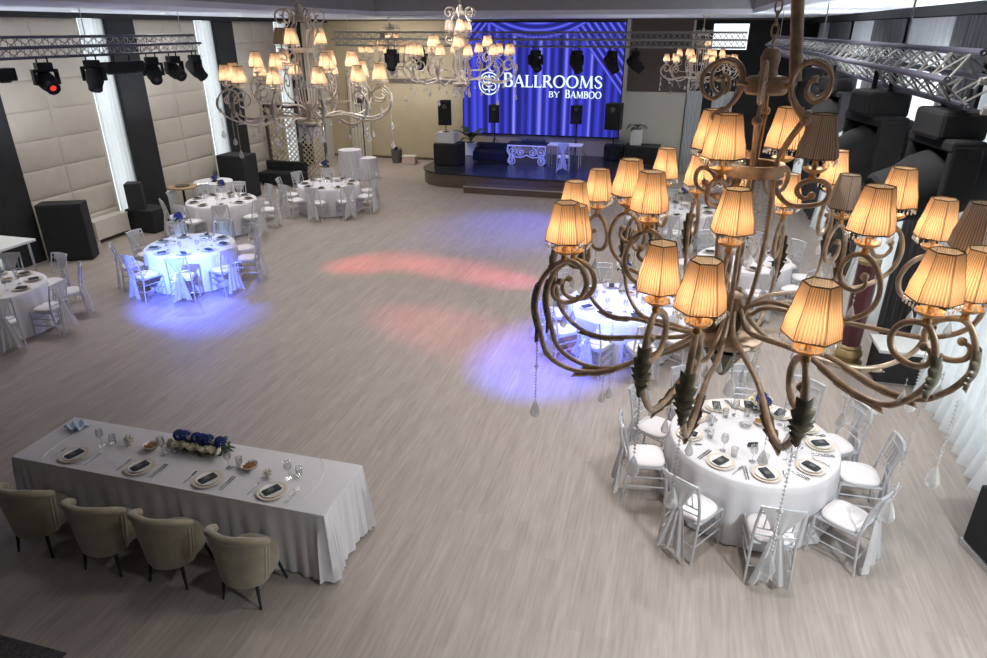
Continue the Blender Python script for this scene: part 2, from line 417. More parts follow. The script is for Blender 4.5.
# right wall with window bays
SH = [(2.4,6.0),(6.9,10.55),(12.0,14.5),(16.9,19.1),(21.8,23.9)]
wr = MB(); y = YB
for a, b in SH:
    wr.span((XR, y, 0), (XR+.3, a+.08, 5.4)); wr.span((XR, a+.08, 0), (XR+.3, b-.08, .1)); wr.span((XR, a+.08, 4.25), (XR+.3, b-.08, 5.4)); y = b-.08
wr.span((XR, y, 0), (XR+.3, YF+.3, 5.4))
struct(wr.build('wall_right', M['dark'], smooth=False))
for k, (a, b) in enumerate(SH):
    struct(MB().span((XR+.22, a+.08, .1), (XR+.26, b-.08, 4.25)).build('window_%d' % (k+7), M['pane'], smooth=False))
# ceiling: perimeter soffit with a recessed tray
TX0, TX1, TY1, TY0 = -8.2, 1.4, 18.3, 1.0
cl = MB()
cl.span((XL-.3, YB, ZC), (TX0, YF+.3, ZC+.1)); cl.span((TX1, YB, ZC), (XR+.6, YF+.3, ZC+.1))
cl.span((TX0, TY1, ZC), (TX1, YF+.3, ZC+.1)); cl.span((TX0, YB, ZC), (TX1, TY0, ZC+.1))
struct(cl.build('ceiling', M['ceil'], smooth=False))
tr = MB(); tr.span((TX0-.1, TY0-.1, 5.5), (TX1+.1, TY1+.1, 5.6))
for a, b in (((TX0-.1,TY0-.1),(TX0,TY1+.1)),((TX1,TY0-.1),(TX1+.1,TY1+.1)),((TX0,TY1),(TX1,TY1+.1)),((TX0,TY0-.1),(TX1,TY0))):
    tr.span((a[0],a[1],ZC+.1),(b[0],b[1],5.5))
struct(tr.build('ceiling_recess', M['tray'], smooth=False))
# dark pelmets along the tops of the side walls
struct(MB().span((XL, YB, 4.94), (XL+.2, YF, ZC)).build('trim_4', M['dark'], smooth=False))
struct(MB().span((XR-.22, YB, 4.90), (XR, YF, ZC)).build('trim_5', M['dark'], smooth=False))
struct(MB().span((XL+.2, YF-.12, 4.99), (XR-.22, YF, ZC)).build('trim_6', M['brown'], smooth=False))
struct(MB().span((XL, YB-.2, 0), (XR+.3, YB, 5.6)).build('wall_back', M['dark'], smooth=False))
struct(MB().span((XL, YB, 2.85), (XR, -.45, 3.1)).build('floor_balcony', M['dark'], smooth=False))
struct(MB().span((XL, -.0+YF-.02, 0), (-8.2, YF, .09)).build('baseboard_far', M['brown'], smooth=False))

# curtains
def curtain(name, x, y0, y1, z0, z1, amp, folds, mat, side, pool=0, axis='x'):
    mb = MB(); n = folds*8
    def f(u, v):
        z = z0+(z1-z0)*v
        a = amp*(.65+.5*(1-v))
        w = a*math.sin(2*PI*folds*u+.6*math.sin(7*u+v)) + .3*a*math.sin(2*PI*folds*.37*u+1.3+2*v)
        w -= pool*max(0, 1-v*5)**2 * side * (1+.3*math.sin(11*u))
        if axis == 'x': return (x+w, y0+(y1-y0)*u, z), (1, .3, 0)
        return (y0+(y1-y0)*u, x+w, z), (.3, 1, 0)
    mb.shell(f, .004, n, 10)
    return mb.build(name, mat, ang=70)
lab = ['long white sheer curtain nearest the camera on the right wall', 'long white sheer curtain beside the low black console cabinet',
       'white sheer curtain between two dark drapes, behind the black spotlights', 'white sheer curtain behind the chandelier pole on the right wall', 'farthest white sheer curtain on the right wall']
for k, (a, b) in enumerate(SH):
    o = curtain('sheer_curtain', XR-.12, a, b, .015, 4.88, .05, max(6, int((b-a)*4.2)), M['sheer'], 1, .12)
    tag(o, lab[k], 'curtain', 'white sheer curtains on the right wall')
dl = [(6.05,6.85),(10.6,11.95),(14.55,16.85),(19.15,21.75)]
for k, (a, b) in enumerate(dl):
    o = curtain('dark_drape', XR-.2, a, b, .02, 4.88, .05, int((b-a)*7), M['drape'], 1, 0)
    tag(o, ['narrow dark grey drape between the two nearest sheer curtains', 'dark grey drape beside the burgundy column',
            'dark grey drape behind the large black spotlights', 'farthest dark grey drape on the right wall'][k], 'curtain', 'dark grey drapes on the right wall')
lb = ['white sheer strip curtain at the left wall bay outside the picture edge', 'white sheer strip curtain left of the first dark pillar', 'white sheer strip curtain beside the black loudspeaker stack',
      'white sheer strip curtain behind the tall black loudspeaker', 'white sheer strip curtain behind the lattice screens']
for k, w in enumerate(wins):
    o = curtain('strip_curtain', XL+.05, w+.02, w+.73, .02, 4.93, .02, 5, M['sheer'], -1)
    tag(o, lb[k], 'curtain', 'sheer strips on the left wall')
for k, (a, b, mt, lbl) in enumerate([(.14,.66,'sheer','white curtain on the far wall right of the potted plant'), (.98,1.66,'sheer','white curtain on the far wall under the small high window')]):
    o = curtain('far_curtain', YF-.2, a, b, .02, 2.8, .035, 6, cloth_mat('pale_curtain', (.62,.66,.68), .2), 1, 0, 'y'); tag(o, lbl, 'curtain')
o = curtain('far_curtain', YF-.2, -12.6, -11.75, .02, 3.2, .04, 7, cloth_mat('cream_curtain', (.62,.58,.50), .2), 1, 0, 'y'); tag(o, 'cream curtain hanging at the far left corner behind the lattice screens', 'curtain')

# recessed downlights in the soffits; separate spots are added to brighten the room
DL = []
def spot(x, y, z, w, col=(1,.97,.92), ang=150, rad=.25, tgt=None, blend=1):
    l = bpy.data.lights.new('lamp', 'SPOT'); l.energy = w; l.color = col; l.spot_size = R(ang); l.spot_blend = blend; l.shadow_soft_size = rad
    o = bpy.data.objects.new('beam_or_fill_light', l); COL.objects.link(o); o.location = (x,y,z)
    if tgt: o.rotation_euler = (Vector(tgt)-Vector((x,y,z))).to_track_quat('-Z','Y').to_euler()
    return o
dlm = MB().lathe([(.075,-.012),(.08,-.004),(.08,0)], 16).mesh('downlight', M['white'])
dlo = MB().lathe([(.001,-.014),(.06,-.014),(.06,-.011)], 14).mesh('diffuser', M['down'])
def downlight(x, y, z, lbl):
    t = thing('downlight', lbl, 'ceiling light', (x,y,z), 0, 'recessed ceiling downlights')
    link('rim', dlm, t); link('diffuser', dlo, t)
for i, y in enumerate([8.5, 10.2, 12.4, 15.0, 18.2, 22]):
    downlight(2.9, y, ZC, 'small round downlight in the right soffit, %s from the camera' % ['nearest','second','third','fourth','fifth','farthest'][i])
for i, y in enumerate([12.0, 14.5, 17.5, 20.5]):
    downlight(-11.8, y, ZC, 'small round downlight in the left soffit, %s from the camera' % ['nearest','second','third','farthest'][i])
FILL_SPOTS = [  # added fill lights without fixtures: x, y, z, W
 (3.2,2.0,5.0,1600),(.9,5.2,5.45,330),(1.1,8.6,5.45,300),(2.9,12,5.0,300),(2.9,16,5.0,260),
 (-1.4,8.4,5.45,230),(-.8,12,5.45,250),(-.8,15.5,5.45,250),
 (-3.0,8.2,5.45,210),(-3.8,11.6,5.45,150),(-3.8,15.5,5.45,150),
 (-7.2,10,5.45,210),(-7.2,13.5,5.45,230),(-7.2,17,5.45,240),
 (-11.3,9.6,5.0,210),(-11.0,13,5.0,250),(-11.2,16.5,5.0,290),(-11.2,20.5,5.0,260),(-2.5,22.5,5.0,90),(0.8,22.5,5.0,230)]
# unseen lights added to brighten the panelled wall, the far wall and the soffits
for x, y, z, w, tg in [(-12.0,10.4,2.2,190,(-12.3,11.5,5)),(-12.0,14.8,2.2,190,(-12.3,14.8,5)),(-11.9,18.6,2.2,150,(-12.3,18.6,5)),
                       (-10.2,22.0,4.6,420,(-10.4,25.3,1.6)),(-9.0,23,1.6,120,(-9.0,24.5,5)),(2.7,8.0,2.6,420,(2.9,8.3,5)),(2.9,12.2,2.5,420,(3.1,12.2,5)),(2.7,17,2.5,380,(2.9,17,5)),(-1.5,21.5,2.5,120,(-1.5,21.5,5))]:
    spot(x, y, z, w, (.86,.92,1) if z < 3 else (1,.93,.8), 150, .3, tg)
for x, y, z, w in FILL_SPOTS: spot(x, y, z-.03, w, (.90,.97,1) if w > 900 else (1,.97,.92))

# ------------------------------------------------------------------ chandeliers
SHH, SRB, SRT = .170, .088, .053
def shade_mesh(mat):
    mb = MB(); nseg = 48
    def hexr(a, rad):       # hexagonal outline with slight fullness
        b = (a % (PI/3)) - PI/6
        return rad*math.cos(PI/6)/math.cos(b)
    rows = [(SRB,0),(SRB-.004,.022),(SRB*.86+SRT*.14-.002,.05),(SRB*.55+SRT*.45-.003,.09),(SRB*.22+SRT*.78-.001,.14),(SRT,SHH)]
    def f(u, v):
        i = v*5; k = min(int(i), 4); t = i-k
        rad = rows[k][0]*(1-t)+rows[k+1][0]*t; z = rows[k][1]*(1-t)+rows[k+1][1]*t
        a = u*2*PI
        q = hexr(a, rad)+.0012*math.cos(a*48)
        return (q*math.cos(a), q*math.sin(a), z)
    mb.grid(f, 96, 5, 0, cu=True)
    for rad, z in ((SRB, 0), (SRT, SHH)):
        c = [Vector((rad*math.cos(k*PI/3), rad*math.sin(k*PI/3), z)) for k in range(6)]
        pts = []
        for k in range(6):
            for j in range(4): pts.append(c[k].lerp(c[(k+1) % 6], j/4))
        mb.tube(pts, .0026, 4, 1, closed=True)
    for k in range(6):
        mb.tube([((r+.001)*math.cos(k*PI/3), (r+.001)*math.sin(k*PI/3), z) for r, z in rows], .0012, 3, 1)
    return mb.mesh('lamp_shade', [mat, M['rim']], ang=30)
SHADE = shade_mesh(M['shade']); SHADE2 = shade_mesh(M['shade2']); SHADE_OFF = shade_mesh(M['taupe'])
def bead(mb, c, r):
    x, y, z = c; mb.add([(x,y,z-r),(x+r,y,z),(x,y+r,z),(x-r,y,z),(x,y-r,z),(x,y,z+r)],
        [(0,2,1),(0,3,2),(0,4,3),(0,1,4),(5,1,2),(5,2,3),(5,3,4),(5,4,1)])
def drop(mb, c, h=.075, r=.019):
    mb.lathe([(.0001,-h),(r*.75,-h*.86),(r,-h*.68),(r*.62,-h*.36),(r*.2,-h*.08),(.0001,0)], 8, c)
def strand_mesh(L, bsp=.017, br=.0074, h=.105, r=.028, big=None):
    mb = MB(); n = int((L-h)/bsp)
    for i in range(n): bead(mb, (0,0,-bsp*(i+.5)), br*(1.9 if big and i == int(n*big) else 1))
    mb.tube([(0,0,0),(0,0,-(L-h))], .0012, 4)
    drop(mb, (0,0,-(L-h)), h, r)
    return mb.mesh('crystal_strand', M['crystal'], ang=20)
STR = {.52: strand_mesh(.52, big=.55), .40: strand_mesh(.40), .17: strand_mesh(.17, .02, .005, .075, .019), .12: strand_mesh(.12, .02, .005, .07, .017), .24: strand_mesh(.24)}
mb = MB()
for k in range(6):
    for j in range(4):
        a = Vector((SRB*math.cos(k*PI/3), SRB*math.sin(k*PI/3), 0)).lerp(Vector((SRB*math.cos((k+1)*PI/3), SRB*math.sin((k+1)*PI/3), 0)), j/4)
        bead(mb, (a.x*.97, a.y*.97, -.008), .0035); mb.ball((a.x*.97, a.y*.97, -.021), .0048, 5, 4, (1,1,1.8))
FRINGE = mb.mesh('bead_fringe', M['crystal'], ang=20)
def pan_mesh(mat):
    mb = MB()
    mb.lathe([(.012,-.094),(.016,-.085),(.012,-.07),(.03,-.062),(.046,-.05),(.049,-.044),(.044,-.046),(.02,-.055),(.010,-.052),(.010,-.012),(.012,-.01),(.012,0),(.001,0)], 14,
             fn=lambda r, z, a: r*(1+.05*math.cos(8*a)) if r > .025 else r)
    return mb.mesh('drip_pan', mat)
PAN = pan_mesh(M['gilt']); PAN2 = pan_mesh(M['chrome'])
def bulb_mesh(mat):
    return MB().lathe([(.008,0),(.016,.02),(.019,.035),(.013,.058),(.004,.078),(.0005,.086)], 10).mesh('bulb', mat)
BULB = bulb_mesh(M['bulb']); BULB_OFF = bulb_mesh(M['bulb_off'])
def leaf_mb(path, width, off, lobes=5):
    """acanthus leaf lying along a path in the xz plane; off = outward shift"""
    mb = MB(); P = [Vector(p) for p in path]; N = 44
    def at(t):
        q = t*(len(P)-1); i = min(int(q), len(P)-2); return P[i].lerp(P[i+1], q-i), (P[i+1]-P[i]).normalized()
    def f(u, v):
        p, t = at(v); nrm = Vector((t.z, 0, -t.x))
        if nrm.dot(off) < 0: nrm = -nrm
        fr = (v*lobes) % 1.0; w = width*(.35+.65*math.sin(PI*min(1, .12+.86*v)))*(.60+.40*(1-fr))
        s = (u-.5)*2
        c = p + nrm*(.020 - .016*s*s + .016*max(0, v-.75)*4) + Vector((0, s*w, 0)) + t*(-.012*abs(s))
        return c, nrm
    mb.shell(f, .004, 6, N)
    return mb
def arm_pts(Rr, tier):
    if tier in ('low', 'low2', 'low3', 'low4'):
        b = 1. if tier in ('low', 'low4') else .55; dz = 0 if tier == 'low' else .11
        p = [(.055,-.34),(.11,-.43),(.22,-.52),(max(.40,Rr-.45),-.60+dz),(Rr-.22,-.665+dz),(Rr-.07,-.655+dz),(Rr+.10*b-.045,-.575+dz),(Rr+.10*b,-.44+dz*.6),(Rr+.125*b,-.30),(Rr+.09*b,-.17),(Rr,-.096),
             (Rr-.075,-.125),(Rr-.11,-.20),(Rr-.085,-.275),(Rr-.015,-.30),(Rr+.04,-.27),(Rr+.045,-.215),(Rr+.015,-.195)]
        if tier in ('low3', 'low4'): p = [(r_, z_ if (r_ < .16 or z_ > -.1) else -.096+(z_+.096)*.80) for r_, z_ in p]
    elif tier == 'mid':
        p = [(.05,-.50),(.10,-.46),(.20,-.41),(max(.26,Rr-.20),-.40),(max(.3,Rr-.06),-.39),(Rr+.05,-.33),(Rr+.09,-.24),(Rr+.065,-.145),(Rr,-.096),
             (Rr-.055,-.12),(Rr-.08,-.18),(Rr-.055,-.235),(Rr-.005,-.245),(Rr+.03,-.215),(Rr+.02,-.18)]
    else:
        p = [(.085,-.10),(.12,-.17),(.18,-.21),(Rr+.05,-.19),(Rr+.075,-.14),(Rr+.05,-.10),(Rr,-.096),(Rr-.04,-.115),(Rr-.05,-.15),(Rr-.02,-.175),(Rr+.01,-.16)]
    return p
_arm_cache = {}
def arm_meshes(Rr, tier, mat, lmat):
    key = (round(Rr, 2), tier, mat.name)
    if key in _arm_cache: return _arm_cache[key]
    p = [(r, 0, z) for r, z in arm_pts(Rr, tier)]
    S = sm(p, 5); n = len(S); r0 = (.0125 if tier[:3] == 'low' else .011)*(.78 if mat is M['chrome'] else 1)
    rs = [r0*(1 if i < n*.8 else 1-.35*(i-n*.8)/(n*.2)) for i in range(n)]
    mb = MB().tube(S, rs, 8)
    mb.ball(S[-1], .017, 8, 6)
    me = mb.mesh('arm', mat, ang=60)
    lv = []
    if tier[:3] == 'low':
        lf = leaf_mb([q for q in reversed(S[33:44])], .044, Vector((1,0,0)))
        lv.append(lf.mesh('acanthus_leaf', lmat, ang=60))
        lf = leaf_mb(S[17:26], .028, Vector((0,0,-1)), 4)
        lv.append(lf.mesh('acanthus_leaf', M['bronze'] if mat is M['bronze'] else lmat, ang=60))
    _arm_cache[key] = (me, lv); return _arm_cache[key]
def chandelier(name, label, loc, ztop, arms, mat, lmat, pan, shade, long_strands, sleeve=None):
    """loc: axis at floor level of the fitting's z reference (z=0 world)"""
    ax, ay, dz = loc
    t = thing(name, label, 'chandelier', (ax, ay, 0), 0)
    V = lambda z: z+dz
    # hub bowl and cone
    h = MB().lathe([(.004,3.19),(.018,3.20),(.024,3.215),(.012,3.235),(.035,3.255),(.075,3.30),(.115,3.325),(.158,3.335),(.165,3.345),(.158,3.357),(.10,3.36),(.06,3.375),(.045,3.40),(.05,3.46),(.06,3.52),(.05,3.56),(.02,3.58),(.001,3.58)], 24)
    o = h.build('hub', mat, t, (0,0,dz))
    cone = MB().lathe([(.012,3.14),(.03,3.17),(.05,3.21),(.10,3.29),(.09,3.29),(.02,3.2),(.004,3.14)], 18, fn=lambda r, z, a: r*(1+.10*math.cos(9*a))).build('hub_leaf_cup', lmat, t, (0,0,dz))
    for k in range(6):
        a = k*PI/3+.35; c, s = math.cos(a), math.sin(a)
        pts = sm([(.035,3.36),(.075,3.50),(.105,3.70),(.115,3.92),(.105,4.12),(.108,4.2),(.15,4.29),(.20,4.37)], 4)
        MB().tube([(p.x*c, p.x*s, p.y) for p in pts], .0105, 6).build('stem', mat, t, (0,0,dz))
        sp = sm([(.20,4.37),(.15,4.41),(.115,4.47),(.12,4.545),(.175,4.585),(.235,4.575),(.275,4.53),(.27,4.47),(.225,4.44),(.185,4.465),(.19,4.51),(.22,4.52)], 4)
        MB().tube([(p.x*c, p.x*s, p.y) for p in sp], .0092, 6).ball((.20*c,.20*s,4.37), .021, 8, 6).build('crown_scroll', mat, t, (0,0,dz))
    MB().lathe([(.10,4.125),(.128,4.125),(.128,4.175),(.10,4.175),(.10,4.125)], 24).build('ring', mat, t, (0,0,dz))
    cr = MB().lathe([(.001,4.455),(.075,4.455),(.085,4.465),(.085,4.515),(.075,4.525),(.04,4.53),(.034,4.55),(.04,4.60),(.028,4.63),(.001,4.64)], 20)
    for k in range(6):
        a = k*PI/3+.35; cr.tube([(.08*math.cos(a), .08*math.sin(a), 4.49), (.125*math.cos(a), .125*math.sin(a), 4.50)], .012, 6)
    cr.build('crown_drum', mat, t, (0,0,dz))
    ch = MB(); z = 4.63; k = 0
    while z+dz < ztop-.02:
        pts = []
        for j in range(10):
            a = 2*PI*j/10; x, zz = .013*math.cos(a), .028*math.sin(a)
            pts.append((x, 0, z+.024+zz) if k % 2 else (0, x, z+.024+zz))
        ch.tube(pts, .0042, 5, closed=True); z += .044; k += 1
    ch.build('chain', mat, t, (0,0,dz))
    if sleeve:
        a, b = sleeve
        MB().tube([(a[0], a[1], a[2]), tuple((a[i]+b[i])/2 for i in range(3)), b], .026, 12).build('suspension_pole', M['bronze'], t)
    MB().lathe([(.001,ztop-.05),(.05,ztop-.045),(.07,ztop-.01),(.07,ztop),(.001,ztop)], 16).build('ceiling_rose', mat, t)
    # strands round the hub
    for k in range(16):
        a = k*2*PI/16+.2; L = (.24,.17,.12)[k % 3]
        link('crystal_strand', STR[L], t, (.15*math.cos(a), .15*math.sin(a), V(3.335)), (0,0,a))
    for k in range(6):
        a = k*PI/3+.8
        link('crystal_strand', STR[.40], t, (.085*math.cos(a), .085*math.sin(a), V(4.125)), (0,0,a))
    for i, (Rr, ang, z, tier, lit) in enumerate(arms):
        me, lv = arm_meshes(Rr, tier, mat, lmat)
        A = link('arm', me, t, (0,0,V(z)), (0,0,R(ang)))
        if not lit: A['label'] = 'arm whose lamp is unlit, with a dull taupe shade'
        for l in lv: link('acanthus_leaf', l, A)
        link('drip_pan', pan, A, (Rr,0,0))
        link('bulb', BULB if lit else BULB_OFF, A, (Rr,0,.01))
        link('lamp_shade', shade if lit else SHADE_OFF, A, (Rr,0,0), (0,0,i*.37))
        link('bead_fringe', FRINGE, A, (Rr,0,0), (0,0,i*.37))
        if tier[:3] == 'low':
            link('crystal_strand', STR[long_strands[i % len(long_strands)]], A, (Rr+(.112 if tier in ('low', 'low4') else .06),0,-.40))
            link('crystal_strand', STR[.12], A, (Rr-.01,0,-.31))
            link('crystal_strand', STR[.17], A, (Rr-.22,0,{'low':-.675,'low2':-.565}.get(tier,-.475)))
        elif tier == 'mid': link('crystal_strand', STR[.12], A, (Rr,0,-.255))
    return t

FG = [(.81,-162,3.84,'low',1),(.76,-178,3.775,'low',1),(.92,154,3.80,'low',1),(1.07,134,3.80,'low',1),(1.0,121,3.79,'low',1),(1.18,109,3.88,'low',1),
      (1.06,100,3.86,'low',1),(.84,-114,3.84,'low2',1),(.95,-102,3.84,'low2',1),(1.07,-83,3.84,'low3',1),(.89,-50,3.86,'low3',1),(.92,-37,3.84,'low3',1),
      (.86,14,3.85,'low',1),(.93,53,3.84,'low',0),(.95,72,3.80,'low',1),(1.15,62,3.92,'low',1),
      (.60,154,3.95,'mid',1),(.43,-169,3.96,'mid',1),(.36,-103,3.96,'mid',1),(.55,-41,4.0,'mid',1),(.74,24,3.96,'mid',1),(.55,92,3.97,'mid',1),(.85,-22,3.95,'mid',0),
      (.22,-130,4.22,'up',1),(.24,-16,4.22,'up',0),(.26,133,4.20,'up',1),(.22,52,4.22,'up',1)]
chandelier('chandelier', 'large bronze scroll-arm chandelier with pleated gold shades, nearest the camera', (.33,3.13,0), 5.5, FG, M['bronze'], M['leaf'], PAN, SHADE,
           [.52,.24,.40,.24,.24,.40,.24,.40,.40,.52,.52,.40,.52,.24,.24,.24], sleeve=((.125,.12,4.50),(-.01,.12,5.47)))
GEN = [(.90,30*k+8,3.84,'low4',1) for k in range(12)]+[(.55,60*k+25,3.97,'mid',1) for k in range(6)]+[(.24,270,4.22,'up',1),(.24,215,4.22,'up',0),(.24,60,4.22,'up',1)]
c2 = chandelier('chandelier', 'silvered crystal chandelier hanging in front of the lattice screens', (-4.35,7.62,.33), 5.5, GEN, M['chrome'], M['chrome'], PAN2, SHADE2, [.40,.24])
for (x, y, dz, zt, rz, lbl) in [(-3.9,12.3,.47,5.5,.3,'silvered crystal chandelier left of the lit lettering on the screen'), (.35,20.0,.10,5.05,.7,'small far silvered chandelier right of the stage screen, before the white curtains'),
                           (-8.6,20.2,.25,5.05,.1,'farthest chandelier, half behind the crystal one, before the ochre wall')]:
    o = chandelier('chandelier', lbl, (x, y, dz), zt, GEN, M['chrome'], M['chrome'], PAN2, SHADE2, [.40,.24]); o.rotation_euler.z = rz

# ------------------------------------------------------------------ chairs
def make_chair():
    """silver chiavari chair; front is +Y, origin on the floor under the seat centre"""
    t = thing('chiavari_chair', 'x', 'chair')
    sf = MB()
    loop = sm([(-.20,.20,.435),(.20,.20,.435),(.185,-.19,.435),(-.185,-.19,.435)], 1)
    sf.tube([(-.20,.20,.435),(.20,.20,.435),(.185,-.19,.435),(-.185,-.19,.435)], .013, 6, closed=True)
    sf.box((0,0,.437), (.37,.36,.012))
    sf.build('seat_frame', M['silver'], t)
    cu = MB()
    def f(u, v):
        a = 2*PI*u; e = .62
        x = math.copysign(abs(math.cos(a))**e, math.cos(a)); y = math.copysign(abs(math.sin(a))**e, math.sin(a))
        prof = [(0,.444),(.97,.444),(1.0,.458),(1.0,.470),(.95,.485),(.6,.492),(0,.493)]
        k = min(int(v*6), 5); q = v*6-k; r = prof[k][0]*(1-q)+prof[k+1][0]*q; z = prof[k][1]*(1-q)+prof[k+1][1]*q
        return (.198*x*r*(1+.04*y), .198*y*r, z)
    cu.grid(f, 28, 6, 0, cu=True)
    cu.build('seat_pad', M['cushion'], t, ang=60)
    for sx in (-1, 1):
        MB().tube([(sx*.205,.215,0),(sx*.20,.20,.44)], [.011,.014], 7).build('leg', M['silver'], t)
        MB().tube([(sx*.195,-.245,0),(sx*.187,-.20,.44)], [.011,.014], 7).build('leg', M['silver'], t)
    st = MB()
    for z in (.17,.29):
        st.tube([(-.2,.208,z),(.2,.208,z)], .0075, 6); 
        for sx in (-1, 1): st.tube([(sx*.2,.208,z+.03),(sx*.191,-.222,z+.03)], .0075, 6)
    st.tube([(-.19,-.228,.2),(.19,-.228,.2)], .0075, 6)
    st.build('stretcher', M['silver'], t)
    bk = MB()
    for sx in (-1, 1): bk.tube(sm([(sx*.187,-.20,.44),(sx*.186,-.215,.62),(sx*.18,-.255,.80),(sx*.175,-.285,.915)], 3), .0135, 7)
    bk.tube(sm([(-.185,-.285,.915),(-.09,-.305,.925),(0,-.31,.928),(.09,-.305,.925),(.185,-.285,.915)], 3), .0135, 7)
    for z, y in ((.845,-.27),(.64,-.222),(.56,-.212)): bk.tube(sm([(-.18,y,z),(0,y-.018,z),(.18,y,z)], 3), .0085, 6)
    for k in range(-2, 3):
        x = k*.06; bk.tube([(x,-.232,.64),(x,-.286,.845)], .0065, 5)
    bk.build('backrest', M['silver'], t)
    sa = MB()
    def g(u, v):            # drape gathered from the top rail to the knot
        q = (u-.5)*2; w = .18*(1-v)+.035*v
        z = .925-.33*v+.02*q*q*v
        y = -.322+.065*v-.012*math.sin(9*q)*v - .012*(1-abs(q))
        return (q*w, y, z), (0, -1, .25)
    sa.shell(g, .004, 12, 6)
    def gt(side):
        def g2(u, v):
            q = (u-.5)*2; w = .028+.055*v
            return (side*(.02+.07*v)+q*w, -.262-.035*v-.03*math.sin(5*q+side*2)*(.3+v*.6)-.02*v, .60-.50*v-.04*q*side*v), (.3, -1, 0)
        return g2
    sa.shell(gt(-1), .004, 8, 7); sa.shell(gt(1), .004, 8, 7)
    sash = sa.build('sash', M['organza'], t, ang=70)
    MB().ball((0,-.268,.6), .035, 10, 7, (1.3,.8,.9), fn=lambda t_, a: 1+.12*math.sin(5*a)).build('knot', M['organza'], sash)
    return t
CH0 = make_chair(); ch_used = [False]
def put_chair(x, y, rz, label, group):
    if not ch_used[0]:
        ch_used[0] = True; CH0.location = (x,y,0); CH0.rotation_euler = (0,0,rz); CH0['label'] = label; CH0['group'] = group; return CH0
    return dup(CH0, (x,y,0), rz, label, group)
HOURS = ['twelve','one','two','three','four','five','six','seven','eight','nine','ten','eleven']
def hour(ang): return HOURS[round(((90-ang) % 360)/30) % 12]

# ------------------------------------------------------------------ table ware (prototypes share their meshes)
PLATE = MB().lathe([(.001,0),(.085,0),(.10,.006),(.138,.017),(.140,.020),(.137,.021),(.10,.011),(.085,.006),(.001,.006)], 32)
PLATE = PLATE.mesh('plate', M['plate'])
SIDEP = MB().lathe([(.001,0),(.06,0),(.105,.014),(.106,.017),(.06,.006),(.001,.006)], 28).mesh('inner_plate', M['porcelain'])
nk = MB(); nk.box((0,0,.010), (.085,.16,.016)); nk.box((.006,.0,.021), (.072,.13,.008))
NAPK = nk.mesh('napkin', M['napkin'])
CARD = MB().box((0,-.01,.0255), (.05,.05,.002)).mesh('menu_card', pm('grey_card', (.13,.135,.14), .8, noise=.05))
fk = MB(); fk.tube([(0,-.095,.004),(0,.03,.005)], [.004,.003], 6); fk.box((0,.045,.005), (.02,.03,.003))
for k in range(4): fk.box((-.0075+.005*k,.078,.005), (.0028,.04,.003))
FORK = fk.mesh('fork', M['cutlery'])
kn = MB(); kn.tube([(0,-.10,.005),(0,0,.005)], [.006,.005], 6); kn.box((.003,.06,.005), (.015,.12,.0025))
KNIFE = kn.mesh('knife', M['cutlery'])
WINE = MB().lathe([(.001,0),(.034,0),(.034,.003),(.005,.008),(.004,.085),(.012,.095),(.034,.12),(.039,.15),(.031,.20),(.0295,.20),(.037,.15),(.032,.122),(.008,.098),(.001,.096)], 14).mesh('wine_glass', M['glass'])
TUMB = MB().lathe([(.001,0),(.03,0),(.035,.10),(.0335,.10),(.028,.006),(.001,.006)], 14).mesh('tumbler', M['glass'])
BOWL = MB().lathe([(.001,0),(.04,0),(.06,.02),(.08,.05),(.082,.055),(.078,.054),(.055,.022),(.001,.012)], 24).mesh('bowl', M['porcelain'])
nm = MB().lathe([(.072,.040),(.05,.054),(.001,.060)], 18)
for k in range(46):
    a = random.uniform(0, 2*PI); r = .066*math.sqrt(random.random()); nm.ball((r*math.cos(a), r*math.sin(a), .056-.10*r*r/.07+random.uniform(0,.006)), .0085, 6, 4, (1.2,.8,.7))
NUTS = nm.mesh('nuts', M['nuts'])
def bowl(x, y, z, label, group):
    o = thing('snack_bowl', label, 'bowl', (x,y,z), 0, group)
    link('bowl', BOWL, o); n = link('nuts', NUTS, o, (0,0,-.014)); n['kind'] = 'stuff'; return o
def bloom_mesh(mat, nm_, rough):
    mb = MB()
    if rough:   # hydrangea head of many small florets
        for k in range(60):
            z = 1-2*(k+.5)/60; a = k*2.39996; r = math.sqrt(1-z*z)
            if z < -.5: continue
            p = Vector((r*math.cos(a), r*math.sin(a), z))*.052
            mb.ball(p, .0125, 5, 4)
    else:       # rose: nested cupped petals
        mb.ball((0,0,0), .018, 8, 6)
        for ring, (n, rad, tilt, sz) in enumerate(((4,.014,.15,.021),(5,.021,.45,.025),(7,.028,.85,.027))):
            for k in range(n):
                a = 2*PI*k/n+ring*.6
                def f(u, v, a=a, rad=rad, tilt=tilt, sz=sz):
                    q = (u-.5)*2; w = sz*math.sin(PI*(.15+.75*v))
                    rr = rad+v*sz*1.2*math.sin(tilt)+.004*v; zz = -.018+v*sz*1.7*math.cos(tilt)
                    p = Vector((rr-.35*w*q*q, q*w, zz)); p = Matrix.Rotation(a, 3, 'Z') @ p
                    return p, Matrix.Rotation(a, 3, 'Z') @ Vector((1, q*.6, .3))
                mb.shell(f, .0025, 4, 4)
    return mb.mesh(nm_, mat, ang=60)
ROSE = bloom_mesh(M['white_b'], 'rose', 0); HYD = bloom_mesh(M['blue_b'], 'hydrangea', 1)
